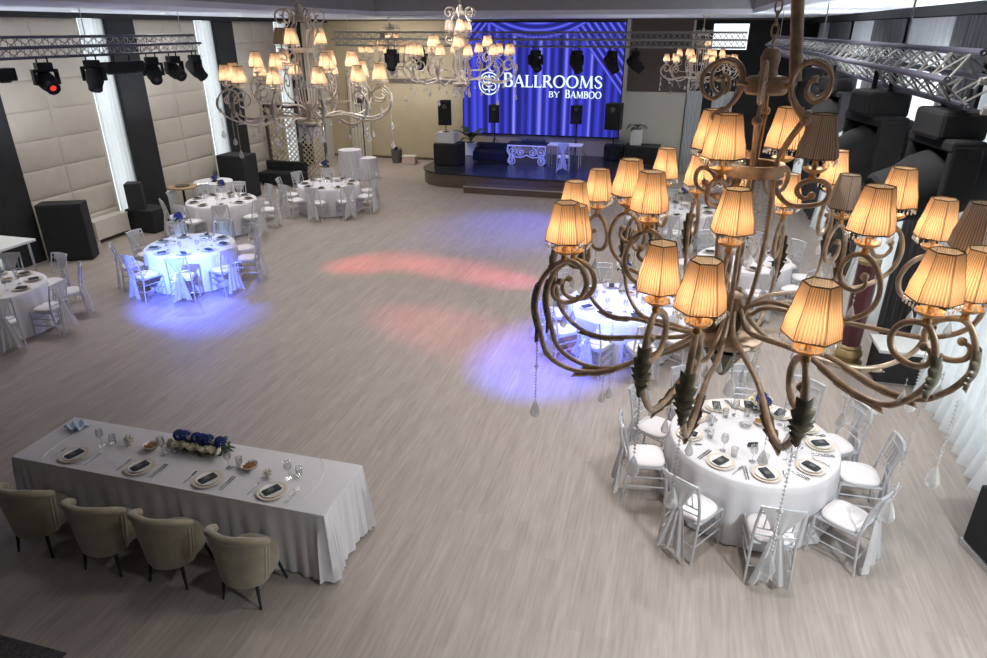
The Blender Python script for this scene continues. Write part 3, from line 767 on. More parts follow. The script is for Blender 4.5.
def foliage(pts, n, size):
    mb = MB()
    for k in range(n):
        c = Vector(random.choice(pts))+Vector((random.uniform(-1,1), random.uniform(-1,1), random.uniform(-.3,.6)))*size*.6
        a = random.uniform(0, 2*PI); el = random.uniform(-.3,.9); d = Vector((math.cos(a)*math.cos(el), math.sin(a)*math.cos(el), math.sin(el)))
        s = d.cross(Vector((0,0,1))).normalized(); L = size*random.uniform(.7,1.3); w = L*.22
        def f(u, v, c=c, d=d, s=s, L=L, w=w): return c+d*L*v+s*(u-.5)*2*w*math.sin(PI*min(1, v*.9+.08))-Vector((0,0,L*.3*v*v)), Vector((0,0,1))
        mb.shell(f, .002, 2, 4)
    return mb
def flowers(x, y, z, label, group, oblong=0, vase=0):
    t = thing('flower_arrangement', label, 'flowers', (x,y,z), 0, group)
    h = 0
    if vase:
        h = vase
        MB().lathe([(.001,0),(.06,0),(.06,.01),(.012,.025),(.010,h*.6),(.018,h-.04),(.055,h),(.05,h),(.001,h-.03)], 16).build('vase', M['glass'], t)
    hw = oblong/2 if oblong else .07
    base = [(random.uniform(-hw,hw), random.uniform(-.06,.06), h+.035) for _ in range(24)]
    if not vase: MB().box((0,0,.016), (max(.14, oblong-.06), .14, .032)).build('tray', M['green'], t)
    fo = foliage(base, 90 if oblong else 34, .075).build('foliage', M['green'], t); fo['kind'] = 'stuff'
    n = 25 if oblong else 9
    for k in range(n):
        if oblong: px_ = -hw+.03+(oblong-.06)*k/(n-1); py_ = (-.10,.08,-.01)[k % 3]; pz = h+(.075,.08,.13)[k % 3]
        else:
            a = k*2.4; r = .10*math.sqrt((k+.3)/n); px_, py_, pz = r*math.cos(a), r*math.sin(a), h+.145-.6*r
        isb = (k % 3 == 2 and k % 4 != 0) if oblong else (k in (0,2,5))
        b = link('hydrangea' if isb else 'rose', HYD if isb else ROSE, t, (px_, py_, pz), (random.uniform(-.4,.4)-py_*5, random.uniform(-.4,.4), k))
        b.scale = (1,1,1)
    return t

# ------------------------------------------------------------------ round tables
def cloth_round(Rt, H=.755):
    mb = MB(); n = 160; rows = []
    ph = random.uniform(0, 6)
    prof = [(0,H),(.5,H),(.93,H),(.985,H-.001),(1.0,H-.012)] + [(1.0, H-.012-(H-.03)*k/9) for k in range(1, 10)]
    vs = []
    for i, (r, z) in enumerate(prof):
        d = max(0, (H-.012-z)/H)
        for k in range(n):
            a = 2*PI*k/n
            w = math.sin(17*a+ph)*.6+.4*math.sin(29*a+2*ph+1.5)+.35*math.sin(7*a)
            rr = Rt*r + (.012*d**.5+.030*d**.6*(.7+w))
            vs.append((rr*math.cos(a), rr*math.sin(a), z+(.008*w*d if i > 12 else 0)))
    fs = []
    for i in range(len(prof)-1):
        for k in range(n): fs.append((i*n+k, i*n+(k+1) % n, (i+1)*n+(k+1) % n, (i+1)*n+k))
    mb.add(vs, [tuple(reversed(f)) for f in fs]); return mb
def round_table(x, y, tn, angs, ch_r=1.09, Rt=.85, full=False, flower=None, skip_seat=()):
    """tn: how the table is called in labels"""
    tb = thing('round_table', 'table under white linen, the %s' % tn, 'table', (x,y,0), 0, 'round banquet tables')
    MB().lathe([(.001,.72),(Rt-.02,.72),(Rt-.015,.75),(.001,.75)], 40).build('tabletop', M['wood'], tb)
    for k in range(4):
        a = k*PI/2+PI/4; MB().tube([(.5*math.cos(a), .5*math.sin(a), 0), (.5*math.cos(a), .5*math.sin(a), .72)], .017, 6).build('leg', M['steel'], tb)
    c = cloth_round(Rt).build('tablecloth', M['cloth'], None, (x,y,0), ang=60)
    tag(c, 'floor-length white tablecloth on the %s' % tn, 'tablecloth', 'white round tablecloths')
    Z = .757
    for a in angs:
        ca, sa = math.cos(R(a)), math.sin(R(a)); hr = hour(a)
        j = random.uniform(-.09,.09)
        put_chair(x+ch_r*ca, y+ch_r*sa, R(a+90)+j, "silver sashed chair at %s o'clock of the %s" % (hr, tn), 'silver chairs round the %s' % tn)
        pr = Rt-.19
        p = thing('dinner_plate', "gold-rimmed plate with dark napkin at %s o'clock on the %s" % (hr, tn), 'plate', (x+pr*ca, y+pr*sa, Z), R(a+90), 'plates on the %s' % tn)
        link('rim_plate', PLATE, p); link('inner_plate', SIDEP, p, (0,0,.0105))
        q = link('napkin', NAPK, None, (x+pr*ca, y+pr*sa, Z+.0175), (0,0,R(a+90)+random.uniform(-.5,.5)))
        tag(q, "charcoal folded napkin on the plate at %s o'clock, %s" % (hr, tn), 'napkin', 'napkins on the %s' % tn)
        if full: link('menu_card', CARD, q)
        tx, ty = -sa, ca
        for nm_, me, off, rr in ([('fork', FORK, .18, pr), ('knife', KNIFE, -.175, pr), ('knife', KNIFE, -.20, pr)] if full else []):
            o = link(nm_, me, None, (x+rr*ca+tx*off, y+rr*sa+ty*off, Z), (0,0,R(a+90)))
            tag(o, "steel %s %sbeside the plate at %s o'clock, %s" % (nm_, 'farther ' if off == -.20 else '', hr, tn), nm_, '%ss on the %s' % (nm_, tn))
        gr = Rt-.40
        o = link('wine_glass', WINE, None, (x+gr*ca+tx*-.09, y+gr*sa+ty*-.09, Z)); tag(o, "stemmed wine glass before %s o'clock on the %s" % (hr, tn), 'glass', 'wine glasses on the %s' % tn)
        if full:
            o = link('tumbler', TUMB, None, (x+gr*ca+tx*.03, y+gr*sa+ty*.03, Z)); tag(o, "short clear tumbler before %s o'clock on the %s" % (hr, tn), 'glass', 'tumblers on the %s' % tn)
    if flower:
        flowers(x+flower[0], y+flower[1], Z, 'blue and white flower centrepiece on the %s' % tn, 'table centrepieces', 0, flower[2])
    bowl(x+.10, y+.30, Z, 'white bowl of nuts on the %s' % tn, 'nut bowls on the round tables')
    return tb
def ring(n, off): return [off+360*k/n for k in range(n)]
T1N = 'front round table'
round_table(1.10, 6.50, T1N, [-122,-84,-40,-170,156,3,122,90,60,32], full=True, flower=(.10,.60,.05))
round_table(-9.25, 10.95, 'blue-lit round table', ring(9, -62), flower=(-.45,.35,.36))
round_table(-11.05, 14.5, 'round table behind the blue-lit one', ring(9, -15), flower=(0,.1,.30))
round_table(-9.35, 17.0, 'round table before the lattice screens', ring(9, -80), flower=(-.2,.2,.40))
round_table(-10.95, 8.0, 'round table at the left edge', ring(9, -35), flower=(0,0,.30))
round_table(-.58, 10.1, 'round table behind the bronze chandelier', ring(10, 183), flower=(-.05,.45,.36))
round_table(.25, 16.5, 'far right round table', ring(9, -98), flower=(0,0,.36))
round_table(1.45, 12.9, 'round table behind the chandelier hub', ring(9, 200), flower=(0,.1,.36))
Z = .757
# extra bits on the front table
t = thing('table_number', 'small dark table number card standing at the centre of the front round table', 'table sign', (1.08,6.32,Z), .3)
MB().box((0,0,.03), (.10,.012,.06), 0, 0, .25).build('card', M['napkin'], t)
MB().box((0,-.0145,.030), (.04,.002,.03), 0, 0, .25).build('printed_panel', pm('grey_print', (.45,.46,.47), .8, noise=.1), t)
a = link('ash_dish', MB().lathe([(.001,0),(.05,0),(.065,.03),(.06,.031),(.045,.008),(.001,.008)], 18).mesh('ash_dish', M['glass'])); a.location = (1.04,6.72,Z)
tag(a, 'low clear glass dish beside the nut bowl on the front round table', 'dish')

# ------------------------------------------------------------------ head table with four camel armchairs
HX0, HX1, HY0, HY1 = -6.17, -2.69, 4.20, 4.98
tb = thing('head_table', 'long rectangular banquet table under white linen at the lower left', 'table', ((HX0+HX1)/2, (HY0+HY1)/2, 0))
hw, hd = (HX1-HX0)/2, (HY1-HY0)/2
MB().span((-hw+.02,-hd+.02,.72), (hw-.02,hd-.02,.75)).build('tabletop', M['wood'], tb)
for sx in (-1, 1):
    for sy in (-1, 1): MB().tube([(sx*(hw-.15), sy*(hd-.1), 0), (sx*(hw-.15), sy*(hd-.1), .72)], .018, 6).build('leg', M['steel'], tb)
mb = MB(); per = []
def seg(a, b, n): return [(a[0]+(b[0]-a[0])*k/n, a[1]+(b[1]-a[1])*k/n) for k in range(n)]
cs = [(-hw,-hd),(hw,-hd),(hw,hd),(-hw,hd)]
lens = [112, 40, 112, 40]; ring_ = []; nrm = []
for k in range(4):
    a, b = cs[k], cs[(k+1) % 4]; d = Vector((b[0]-a[0], b[1]-a[1], 0)).normalized(); nn = Vector((d.y, -d.x, 0))
    for i, p in enumerate(seg(a, b, lens[k])):
        ring_.append(p); u = i/lens[k]
        pa = Vector((cs[k][0]-cs[k-1][0], cs[k][1]-cs[k-1][1], 0)).normalized(); pn = Vector((pa.y, -pa.x, 0))
        nrm.append((pn+nn).normalized()*1.0 if i == 0 else nn)
N = len(ring_)
H = .756; rows = [0, .012, .06, .15, .28, .42, .56, .66, .735]
vs = [(p[0]*.99, p[1]*.985, H) for p in ring_]
for r in rows:
    d = r/H
    for i, p in enumerate(ring_):
        # distance to the nearest corner controls the big corner folds
        dc = min(math.hypot(p[0]-c[0], p[1]-c[1]) for c in cs)
        cf = math.exp(-(dc/.16)**2)
        w = math.sin(i*1.1+.9*math.sin(i*.31))*.55+.45*math.sin(i*.47+2)
        off = .004+d**.7*(.018+.026*w*(1-cf)+.06*cf*(1+.6*math.sin(i*2.3)))
        z = H-.002-r*(1-.02*cf)
        q = nrm[i]; vs.append((p[0]+q.x*off, p[1]+q.y*off, max(z, .012)))
fs = [tuple(range(N))]
for j in range(len(rows)):
    for i in range(N): fs.append((j*N+(i+1) % N, j*N+i, (j+1)*N+i, (j+1)*N+(i+1) % N))
mb.add(vs, fs)
hc = mb.build('tablecloth', M['cloth'], None, ((HX0+HX1)/2, (HY0+HY1)/2, 0), ang=60)
tag(hc, 'long white tablecloth with gathered corner folds on the head table', 'tablecloth')
for sg in (1, -1):
    MB().tube(sm([(sg*1.30,.38,.758),(sg*1.42,.22,.758),(sg*1.47,.02,.758),(sg*1.46,-.2,.758),(sg*1.40,-.38,.758)], 6), .0022, 4).build('overlay_seam', M['porcelain'], hc)
sd = ['leftmost', 'second from the left', 'third from the left', 'rightmost']
HN = 'head table'
for k, x in enumerate((-5.56,-4.77,-4.0,-3.31)):
    s = sd[k]
    p = thing('dinner_plate', 'gold-rimmed plate with dark napkin, %s on the head table' % s, 'plate', (x,4.37,.758), 0, 'plates on the head table')
    link('rim_plate', PLATE, p); link('inner_plate', SIDEP, p, (0,0,.0105))
    q = link('napkin', NAPK, None, (x,4.37,.7755), (0,0,-.25-.1*k)); tag(q, 'charcoal folded napkin on the %s plate of the head table' % s, 'napkin', 'napkins on the head table'); link('menu_card', CARD, q)
    for nm_, me, off in (('fork',FORK,-.20),('knife',KNIFE,.19),('knife',KNIFE,.215)):
        o = link(nm_, me, None, (x+off,4.37,.758)); tag(o, 'steel %s %s of the %s plate on the head table' % (nm_, 'left' if off < 0 else ('right' if off < .2 else 'farther right'), s), nm_, '%ss on the head table' % nm_)
for k, (x, y) in enumerate(((-5.44,4.60),(-4.72,4.63),(-3.93,4.60),(-3.27,4.60))):
    o = link('wine_glass', WINE, None, (x,y,.758)); tag(o, 'stemmed wine glass, %s on the head table' % sd[k], 'glass', 'wine glasses on the head table')
for k, (x, y) in enumerate(((-5.36,4.66),(-4.64,4.70),(-3.85,4.66),(-3.20,4.67))):
    o = link('tumbler', TUMB, None, (x,y,.758)); tag(o, 'short clear tumbler, %s on the head table' % sd[k], 'glass', 'tumblers on the head table')
bowl(-4.90,4.68,.758, 'white bowl of nuts left of the flowers on the head table', 'nut bowls on the head table')
bowl(-3.72,4.64,.758, 'white bowl of nuts right of the flowers on the head table', 'nut bowls on the head table')
flowers(-4.41,4.82,.758, 'oblong blue and white flower arrangement on the head table', 'table centrepieces', .62)
def shell_ornament(x, y, lbl, s=1):
    mb = MB()
    for k in range(26):
        z = (k+.5)/26; a = k*2.4; r = math.sqrt(max(0, 1-(2*z-1)**2))*.9
        d = Vector((r*math.cos(a), r*math.sin(a), 2*z-1+.25))
        c = Vector((0,0,.05*s))
        mb.tube([c+d*.018*s, c+d*.045*s, c+d*.066*s], [.006*s,.008*s,.001], 5)
    mb.ball((0,0,.045*s), .034*s, 10, 7); mb.lathe([(.001,0),(.03*s,0),(.025*s,.02*s),(.001,.03*s)], 10)
    tag(mb.build('place_ornament', M['cream'], None, (x,y,.758)), lbl, 'ornament', 'cream ornaments on the head table')
shell_ornament(-5.17,4.68, 'cream petalled ornament between the glass and nut bowl, left half of head table')
shell_ornament(-3.47,4.56, 'cream petalled ornament beside the right nut bowl on the head table', .85)
def sat(u, v, s=.15):
    x, y = (u-.5)*s*1.3, (v-.5)*s
    return (x, y, .03+.03*math.sin(9*u+3*v)*math.sin(7*v+1)), (0,0,1)
d = MB().shell(sat, .02, 12, 12).build('folded_cloth', M['lightblue'], None, (-5.95,4.80,.753), ang=70)
d.location.z = .765
tag(d, 'crumpled light blue cloth at the far left corner of the head table', 'cloth')

def make_armchair():
    t = thing('armchair', 'x', 'armchair')
    def prof(u):
        ph = R(-88+176*u); q = abs(u-.5)*2
        return ph, q, .79-.10*max(0, (q-.3)/.7)**1.5
    def base(u, z):
        ph, q, top = prof(u); f = (z-.26)/.5
        rx = .205+.075*f; ry = .175+.02*f
        return Vector((rx*math.sin(ph), -.095-ry*math.cos(ph), z)), Vector((math.sin(ph), -math.cos(ph), 0))
    def f(u, v):
        z = .25+(prof(u)[2]-.25)*v
        return base(u, z)
    MB().shell(f, .055, 40, 9).build('back_shell', M['velvet'], t, ang=60, bev=.012)
    rl = [base(k/40, prof(k/40)[2]-.008)[0] for k in range(41)]
    rr = [.040 for k in range(41)]
    MB().tube(rl, rr, 10).ball(rl[0], .040, 10, 8).ball(rl[-1], .040, 10, 8).build('top_roll', M['velvet'], t, ang=60)
    for sg in (0, 1):
        wg = MB()
        for u in (.0,.055):
            pts = [base(sg+(1-2*sg)*u, .27+(prof(u)[2]-.04-.27)*k/9) for k in range(10)]
            wg.tube([p+n*.016 for p, n in pts], [.018]*10, 8)
        wg.build('wing_channels', M['velvet'], t, ang=60)
    se = MB()
    pr = [(0,.27),(.97,.27),(1,.30),(1,.42),(.95,.455),(.75,.468),(0,.472)]
    def g(u, v):
        a = 2*PI*u; k = min(int(v*6), 5); q = v*6-k; r = pr[k][0]*(1-q)+pr[k+1][0]*q; z = pr[k][1]*(1-q)+pr[k+1][1]*q
        e = .7; x = math.copysign(abs(math.cos(a))**e, math.cos(a)); y = math.copysign(abs(math.sin(a))**e, math.sin(a))
        return (.232*x*r, -.045+.235*y*r, z)
    se.grid(g, 32, 6, 0, cu=True)
    se.build('seat', M['velvet'], t, ang=60)
    for sx in (-1, 1):
        for sy in (-1, 1):
            MB().tube([(sx*.20, -.03+sy*.20, 0), (sx*.165, -.04+sy*.15, .285)], [.010,.019], 8).build('leg', M['black'], t)
    return t
A0 = make_armchair()
for k, (x, y, rz) in enumerate(((-5.66,3.98,.04),(-4.83,3.95,.03),(-4.12,3.98,0),(-3.32,3.96,-.05))):
    o = A0 if k == 0 else dup(A0)
    o.location = (x,y,0); o.rotation_euler = (0,0,rz); o['group'] = 'camel armchairs at the head table'
    o['label'] = 'camel velvet tub armchair, %s of four at the head table' % sd[k]

# ------------------------------------------------------------------ stage and screen
SZ = .46
pts = [(-8.25,YF-.17),(-8.25,21.9)]
for k in range(1, 9):
    a = PI+PI/2*k/8; pts.append((-7.05+1.2*math.cos(a), 21.9+1.2*math.sin(a)))
pts += [(-6.4,20.68),(-.5,20.45),(-.5,YF-.17)]
st = thing('stage', 'low black stage with a curved left corner under the blue screen', 'stage', (0,0,0))
def inset(p, d): return [(x+(d if x < -8 else (-d if x > -1 else 0)), y-(0 if y > 24 else 0)) for x, y in p]
MB().poly(pts, 0, SZ-.05).build('fascia', M['fascia'], st, ang=25)
top = [(x+(-.03 if x < -7 else 0), y+(-.03 if y < 22 else 0)) for x, y in pts]
MB().poly(top, SZ-.05, SZ).build('deck', M['stage'], st, ang=25)
s2 = MB().span((-6.35,20.05,0), (-3.1,20.6,.21)).build('step', M['fascia'], st, smooth=False)
MB().span((-6.36,20.03,.19), (-3.09,20.07,.225)).build('step_nosing', M['steel'], s2, smooth=False)

scx0, scx1, scz0, scz1, scy = -7.9, -2.1, 1.14, 4.93, 25.2
s = thing('led_screen', 'large blue LED screen showing draped curtains and white lettering', 'screen', (0,0,0))
MB().span((scx0-.05,scy,scz0-.04), (scx1+.05,YF-.001,scz1+.04)).build('housing', M['dark'], s, smooth=False)
MB().span((scx0,scy-.02,scz0), (scx1,scy,scz1)).build('picture', M['screen'], s, smooth=False)
def strokes(ch):
    """serif capital in a unit-high box: list of (points, widths)"""
    def serif(x, y, w=.2): return ([(x-w/2,y),(x+w/2,y)], [.045,.045])
    T, t = .17, .075
    def arc(cx, cy, rx, ry, a0, a1, n=14, wf=None):
        P = []; W = []
        for k in range(n+1):
            a = R(a0+(a1-a0)*k/n); P.append((cx+rx*math.cos(a), cy+ry*math.sin(a))); W.append(t+(T-t)*abs(math.cos(a)))
        return P, W
    y0, y1 = .025, .975
    if ch == 'B': return .66, [([(.17,0),(.17,1)],[T,T]), serif(.13,y0), serif(.13,y1), ([(.2,y1),(.34,y1)],[t,t]), arc(.34,.755,.17,.22,90,-90), ([(.2,.53),(.36,.53)],[t,t]), arc(.36,.275,.21,.25,90,-90), ([(.2,y0),(.36,y0)],[t,t])]
    if ch == 'A': return .80, [([(.10,0),(.40,1)],[t,t]), ([(.40,1),(.70,0)],[T,T]), ([(.2,.34),(.6,.34)],[t,t]), serif(.10,y0,.22), serif(.70,y0,.26)]
    if ch == 'L': return .62, [([(.17,0),(.17,1)],[T,T]), serif(.17,y1,.28), ([(.06,y0),(.56,y0)],[t,t]), ([(.56,0),(.58,.24)],[t,.03])]
    if ch == 'R': return .76, [([(.17,0),(.17,1)],[T,T]), serif(.13,y1), serif(.17,y0,.28), ([(.2,y1),(.34,y1)],[t,t]), arc(.34,.74,.19,.235,90,-90), ([(.2,.50),(.36,.50)],[t,t]), ([(.36,.5),(.70,0)],[T,T]), serif(.70,y0,.14)]
    if ch == 'O': return .90, [arc(.45,.5,.36,.475,0,360,28)]
    if ch == 'M': return 1.02, [([(.14,0),(.20,1)],[t,t]), ([(.20,1),(.52,.05)],[T,T]), ([(.52,.05),(.82,1)],[t,t]), ([(.84,1),(.88,0)],[T,T]), serif(.14,y0,.22), serif(.88,y0,.26), serif(.18,y1,.16), serif(.85,y1,.16)]
    if ch == 'S':
        P = sm([(.52,.74),(.48,.90),(.33,.975),(.17,.90),(.13,.75),(.24,.60),(.38,.48),(.50,.34),(.49,.15),(.32,.025),(.15,.09),(.09,.28)], 4)
        n = len(P)-1; return .62, [([tuple(p) for p in P], [t+(T-t)*math.sin(PI*min(1,max(0,(k/n-.15)/.7))) for k in range(n+1)])]
    if ch == 'Y': return .74, [([(.08,1),(.37,.48)],[T,T]), ([(.66,1),(.37,.48)],[t,t]), ([(.37,.5),(.37,0)],[T,T]), serif(.08,y1,.24), serif(.66,y1,.2), serif(.37,y0,.26)]
    return .4, []
def write(mb, word, x0, x1, z0, h, first=1.0, y=scy-.03):
    L = [(c, h*(first if i == 0 else 1)) for i, c in enumerate(word)]
    adv = [strokes(c)[0]*hh for c, hh in L]; k = (x1-x0)/sum(adv); x = x0
    for (c, hh), a in zip(L, adv):
        for P, W in strokes(c)[1]:
            P = [Vector((x+p[0]*hh*k, z0+p[1]*hh)) for p in P]; vs = []; n = len(P)
            for i, p in enumerate(P):
                d = (P[min(i+1, n-1)]-P[max(i-1, 0)]).normalized(); nn = Vector((-d.y, d.x))*W[i]*hh*.55
                vs += [(p.x+nn.x, y, p.y+nn.y), (p.x-nn.x, y, p.y-nn.y), (p.x+nn.x, y+.012, p.y+nn.y), (p.x-nn.x, y+.012, p.y-nn.y)]
            fs = []
            for i in range(n-1):
                a0, b0 = i*4, i*4+4; fs += [(a0,a0+1,b0+1,b0),(a0+2,b0+2,b0+3,a0+3),(a0,b0,b0+2,a0+2),(a0+1,a0+3,b0+3,b0+1)]
            mb.add(vs, fs)
        x += a*k
mb = MB(); write(mb, 'BALLROOMS', -6.40, -2.76, 2.80, .41, 1.17); write(mb, 'BY', -4.70, -4.28, 2.47, .20); write(mb, 'BAMBOO', -4.10, -2.78, 2.46, .235, 1.18)
mb.build('lettering', M['letters'], s, smooth=False)
mb = MB(); ex, ez = -6.91, 2.90
def flat(P, w, yy=scy-.025, closed=False): mb.tube([(ex+p[0], yy, ez+p[1]) for p in P], w, 6, closed=closed)
flat([(.38*math.cos(a*PI/24), .38*math.sin(a*PI/24)) for a in range(48)], .024, closed=True)
flat([(0,-.30),(0,.30)], .028)
for sx in (-1, 1):
    flat(sm([(sx*.05,.22),(sx*.14,.25),(sx*.22,.18),(sx*.20,.07),(sx*.10,.015)], 4), .021)
    flat(sm([(sx*.10,.015),(sx*.22,-.01),(sx*.25,-.13),(sx*.16,-.22),(sx*.05,-.20)], 4), .021)
    flat([(sx*.03,.015),(sx*.12,.09)], .015); flat([(sx*.03,-.12),(sx*.13,-.06)], .015)
mb.build('emblem', M['letters'], s)

# ------------------------------------------------------------------ loudspeakers
def speaker(x, y, z, rz, w, d, h, lbl, stand=0, grp='black loudspeakers'):
    t = thing('loudspeaker', lbl, 'loudspeaker', (x,y,z), rz, grp)
    MB().poly([(-w/2,-d/2),(w/2,-d/2),(w*.36,d/2),(-w*.36,d/2)], 0, h).build('cabinet', M['black'], t, smooth=False, bev=.012)
    g = MB()
    g.grid(lambda u, v: ((u-.5)*w*.9, -d/2-.004-.012*math.sin(PI*u), h*.04+h*.92*v), 8, 2); g.build('grille', M['dark'], t)
    MB().lathe([(.001,0),(w*.15,0),(w*.16,.01),(w*.1,.012)], 14).build('horn_ring', M['clay'], t, (0,-d/2-.018,h*.78), (PI/2,0,0))
    return t
def stand(x, y, z, h, lbl, spread=.45):
    t = thing('speaker_stand', lbl, 'stand', (x,y,z), 0, 'loudspeaker stands')
    MB().tube([(0,0,.12),(0,0,h)], .018, 8).build('pole', M['black'], t)
    MB().lathe([(.018,.55),(.03,.55),(.03,.62),(.018,.62)], 10).build('collar', M['black'], t)
    for k in range(3):
        a = 2*PI*k/3+.5; MB().tube([(.03*math.cos(a),.03*math.sin(a),.58),(spread*math.cos(a),spread*math.sin(a),.012)], .011, 6).build('leg', M['black'], t)
    return t
def black_case(x0, y0, z0, x1, y1, z1, lbl, nm_='flight_case', cat='case', mat=None):
    cx, cy = (x0+x1)/2, (y0+y1)/2; t = thing(nm_, lbl, cat, (cx,cy,z0))
    w, d, h = x1-x0, y1-y0, z1-z0
    MB().span((-w/2,-d/2,.02), (w/2,d/2,h)).build('body', mat or M['black'], t, smooth=False, bev=.012)
    MB().span((-w/2+.03,-d/2-.006,.06), (w/2-.03,-d/2+.01,h-.06)).build('front_panel', M['dark'], t, smooth=False)
    f = MB()
    for sx in (-1, 1):
        for sy in (-1, 1): f.lathe([(.025,0),(.025,.03)], 8, (sx*(w/2-.06), sy*(d/2-.06), 0))
    f.build('feet', M['black'], t)
    return t
black_case(-8.0,21.95,SZ, -7.1,22.7,SZ+.72, 'black subwoofer box at the left end of the stage')
t = thing('plinth', 'white square plinth on top of the left stage subwoofer', 'plinth', (-7.62,22.35,SZ+.72))
MB().span((-.31,-.25,0), (.31,.25,.30)).build('body', M['white'], t, smooth=False, bev=.01); MB().span((-.33,-.27,.30), (.33,.27,.34)).build('top_board', M['white'], t, smooth=False, bev=.008)
speaker(-7.66,22.35,SZ+1.30,.15,.45,.42,.78, 'black loudspeaker on the white plinth at the left end of the stage')
t = stand(-7.66,22.35,SZ+1.06,.24, 'short pole carrying the left stage loudspeaker on the white plinth', .16)
for ch_ in list(t.children):
    if ch_.name.startswith(('leg','collar')): bpy.data.objects.remove(ch_)
MB().lathe([(.001,0),(.12,0),(.12,.012),(.02,.03),(.02,.10)], 14).build('base', M['black'], t)
stand(-6.52,24.5,SZ,1.16, 'loudspeaker stand at the left in front of the screen'); speaker(-6.52,24.5,SZ+1.16,.1,.40,.36,.62, 'black loudspeaker on a stand at the left before the screen')
stand(-3.5,24.4,SZ,1.22, 'loudspeaker tripod behind the white table on the stage'); speaker(-3.5,24.4,SZ+1.22,-.1,.40,.36,.62, 'black loudspeaker on a tripod at the right before the screen')
stand(-2.15,24.0,SZ,1.12, 'loudspeaker stand at the right edge of the screen'); speaker(-2.15,24.0,SZ+1.12,-.25,.56,.48,.86, 'big black loudspeaker at the right edge of the screen')
# low black drape-covered monitor case
t = thing('stage_sofa', 'low black padded seat at the left of the ornate table on stage', 'sofa', (-6.25,23.1,SZ))
MB().span((-.62,-.30,.05), (.62,.30,.40)).build('seat', M['plastic'], t, smooth=False, bev=.05)
MB().span((-.62,.20,.38), (.62,.34,.62)).build('backrest', M['plastic'], t, smooth=False, bev=.05)
for sx in (-1, 1): MB().span((sx*.62-.06*(1 if sx > 0 else -1),-.30,.38), (sx*.50,.22,.52)).build('armrest', M['black'], t, smooth=False, bev=.03)
for sx in (-1, 1):
    for sy in (-1, 1): MB().lathe([(.02,0),(.025,.05)], 8).build('foot', M['black'], t, (sx*.55,sy*.24,0))
# ornate white scrollwork table with sound desk
t = thing('ornate_table', 'white scrollwork console table on the stage below the screen', 'table', (-4.92,22.95,SZ))
MB().box((0,0,.70), (1.36,.55,.05)).build('tabletop', M['dark'], t, smooth=False, bev=.01)
mb = MB()
def scroll(cx, cz, r, d, turns=1.6, start=0):
    P = []
    for k in range(26):
        q = k/25; a = start+d*2*PI*turns*q; rr = r*(1-.8*q); P.append((cx+rr*math.cos(a), -.26, cz+rr*math.sin(a)))
    mb.tube(P, .030, 6, flat=.7); mb.ball(P[-1], .045, 8, 6)
for sx in (-1, 1):
    scroll(sx*.50,.46,.17, sx, 1.5, PI/2); scroll(sx*.52,.16,.14, -sx, 1.4, -PI/2 if sx > 0 else -PI/2)
    scroll(sx*.20,.44,.15, -sx, 1.4, PI/2)
    mb.tube(sm([(sx*.64,-.26,.66),(sx*.66,-.26,.45),(sx*.58,-.26,.30),(sx*.64,-.26,.12),(sx*.54,-.26,.02)], 5), .034, 6)
mb.tube([(-.66,-.26,.645),(.66,-.26,.645)], .032, 6); mb.tube(sm([(-.5,-.26,.30),(-.2,-.26,.26),(0,-.26,.34),(.2,-.26,.26),(.5,-.26,.30)], 4), .026, 6)
mb.build('scrollwork_front', M['white'], t, ang=60)
for sx in (-1, 1): MB().tube([(sx*.6,.2,0),(sx*.6,.2,.68)], .025, 8).build('leg', M['white'], t)
t = thing('sound_desk', 'dark sound desk lying on the white scrollwork table', 'sound mixer', (-4.72,22.98,SZ+.725))
MB().poly([(-.42,-.2),(.42,-.2),(.36,.2),(-.42,.2)], 0, .09).build('body', M['black'], t, smooth=False, bev=.01)
mb = MB()
for k in range(12): mb.lathe([(.01,.09),(.008,.105),(.001,.106)], 8, (-.36+.06*k,-.05,0)); mb.box((-.36+.06*k,-.13,.095), (.012,.03,.012))
mb.build('knobs', M['steel'], t)
t = thing('white_table', 'plain narrow white-topped table on the stage, right of the ornate table', 'table', (-3.62,22.85,SZ))
MB().box((0,0,.72), (1.15,.6,.035)).build('tabletop', M['white'], t, smooth=False, bev=.008)
for sx in (-1, 1):
    for sy in (-1, 1): MB().tube([(sx*.5,sy*.24,0),(sx*.5,sy*.24,.71)], .016, 6).build('leg', M['steel'], t)
dup(CH0, (-3.55,22.05,SZ), PI+.1+PI, 'single silver chair on the stage before the plain white table', 'chair on the stage')
# potted plants
def plant(x, y, z, lbl, n=9, pot=.42, s=1):
    t = thing('potted_plant', lbl, 'plant', (x,y,z), 0, 'potted plants by the screen')
    p = pot/2; MB().poly([(-p*.85,-p*.85),(p*.85,-p*.85),(p*.85,p*.85),(-p*.85,p*.85)], 0, pot*1.15).build('pot', M['white'], t, smooth=False, bev=.02)
    MB().box((0,0,pot*1.15), (pot*.72,pot*.72,.02)).build('soil', M['clay'], t)
    mb = MB()
    for k in range(n):
        a = k*2.4; L = s*random.uniform(.5,.85); up = random.uniform(.45,.95); z0 = pot*1.15
        d = Vector((math.cos(a), math.sin(a), 0)); sd_ = Vector((-d.y, d.x, 0))
        def f(u, v):
            c = d*(L*.75*v)+Vector((0,0,z0+L*(1.5*up*v-.9*v*v)))
            w = .065*s*math.sin(PI*min(1, .06+.94*v**1.2))*(1.2 if v > .3 else .4)
            return c+sd_*(u-.5)*2*w, Vector((-d.x*.4, -d.y*.4, 1))
        mb.shell(f, .004, 2, 9)
    mb.build('leaves', M['green'], t, ang=60); return t
black_case(-1.75,24.2,SZ, -.55,24.95,SZ+.55, 'black case under the white plant pot, right end of the stage')
black_case(-2.5,24.45,SZ, -1.82,25.0,SZ+.5, 'smaller black case at the foot of the right stage loudspeaker')
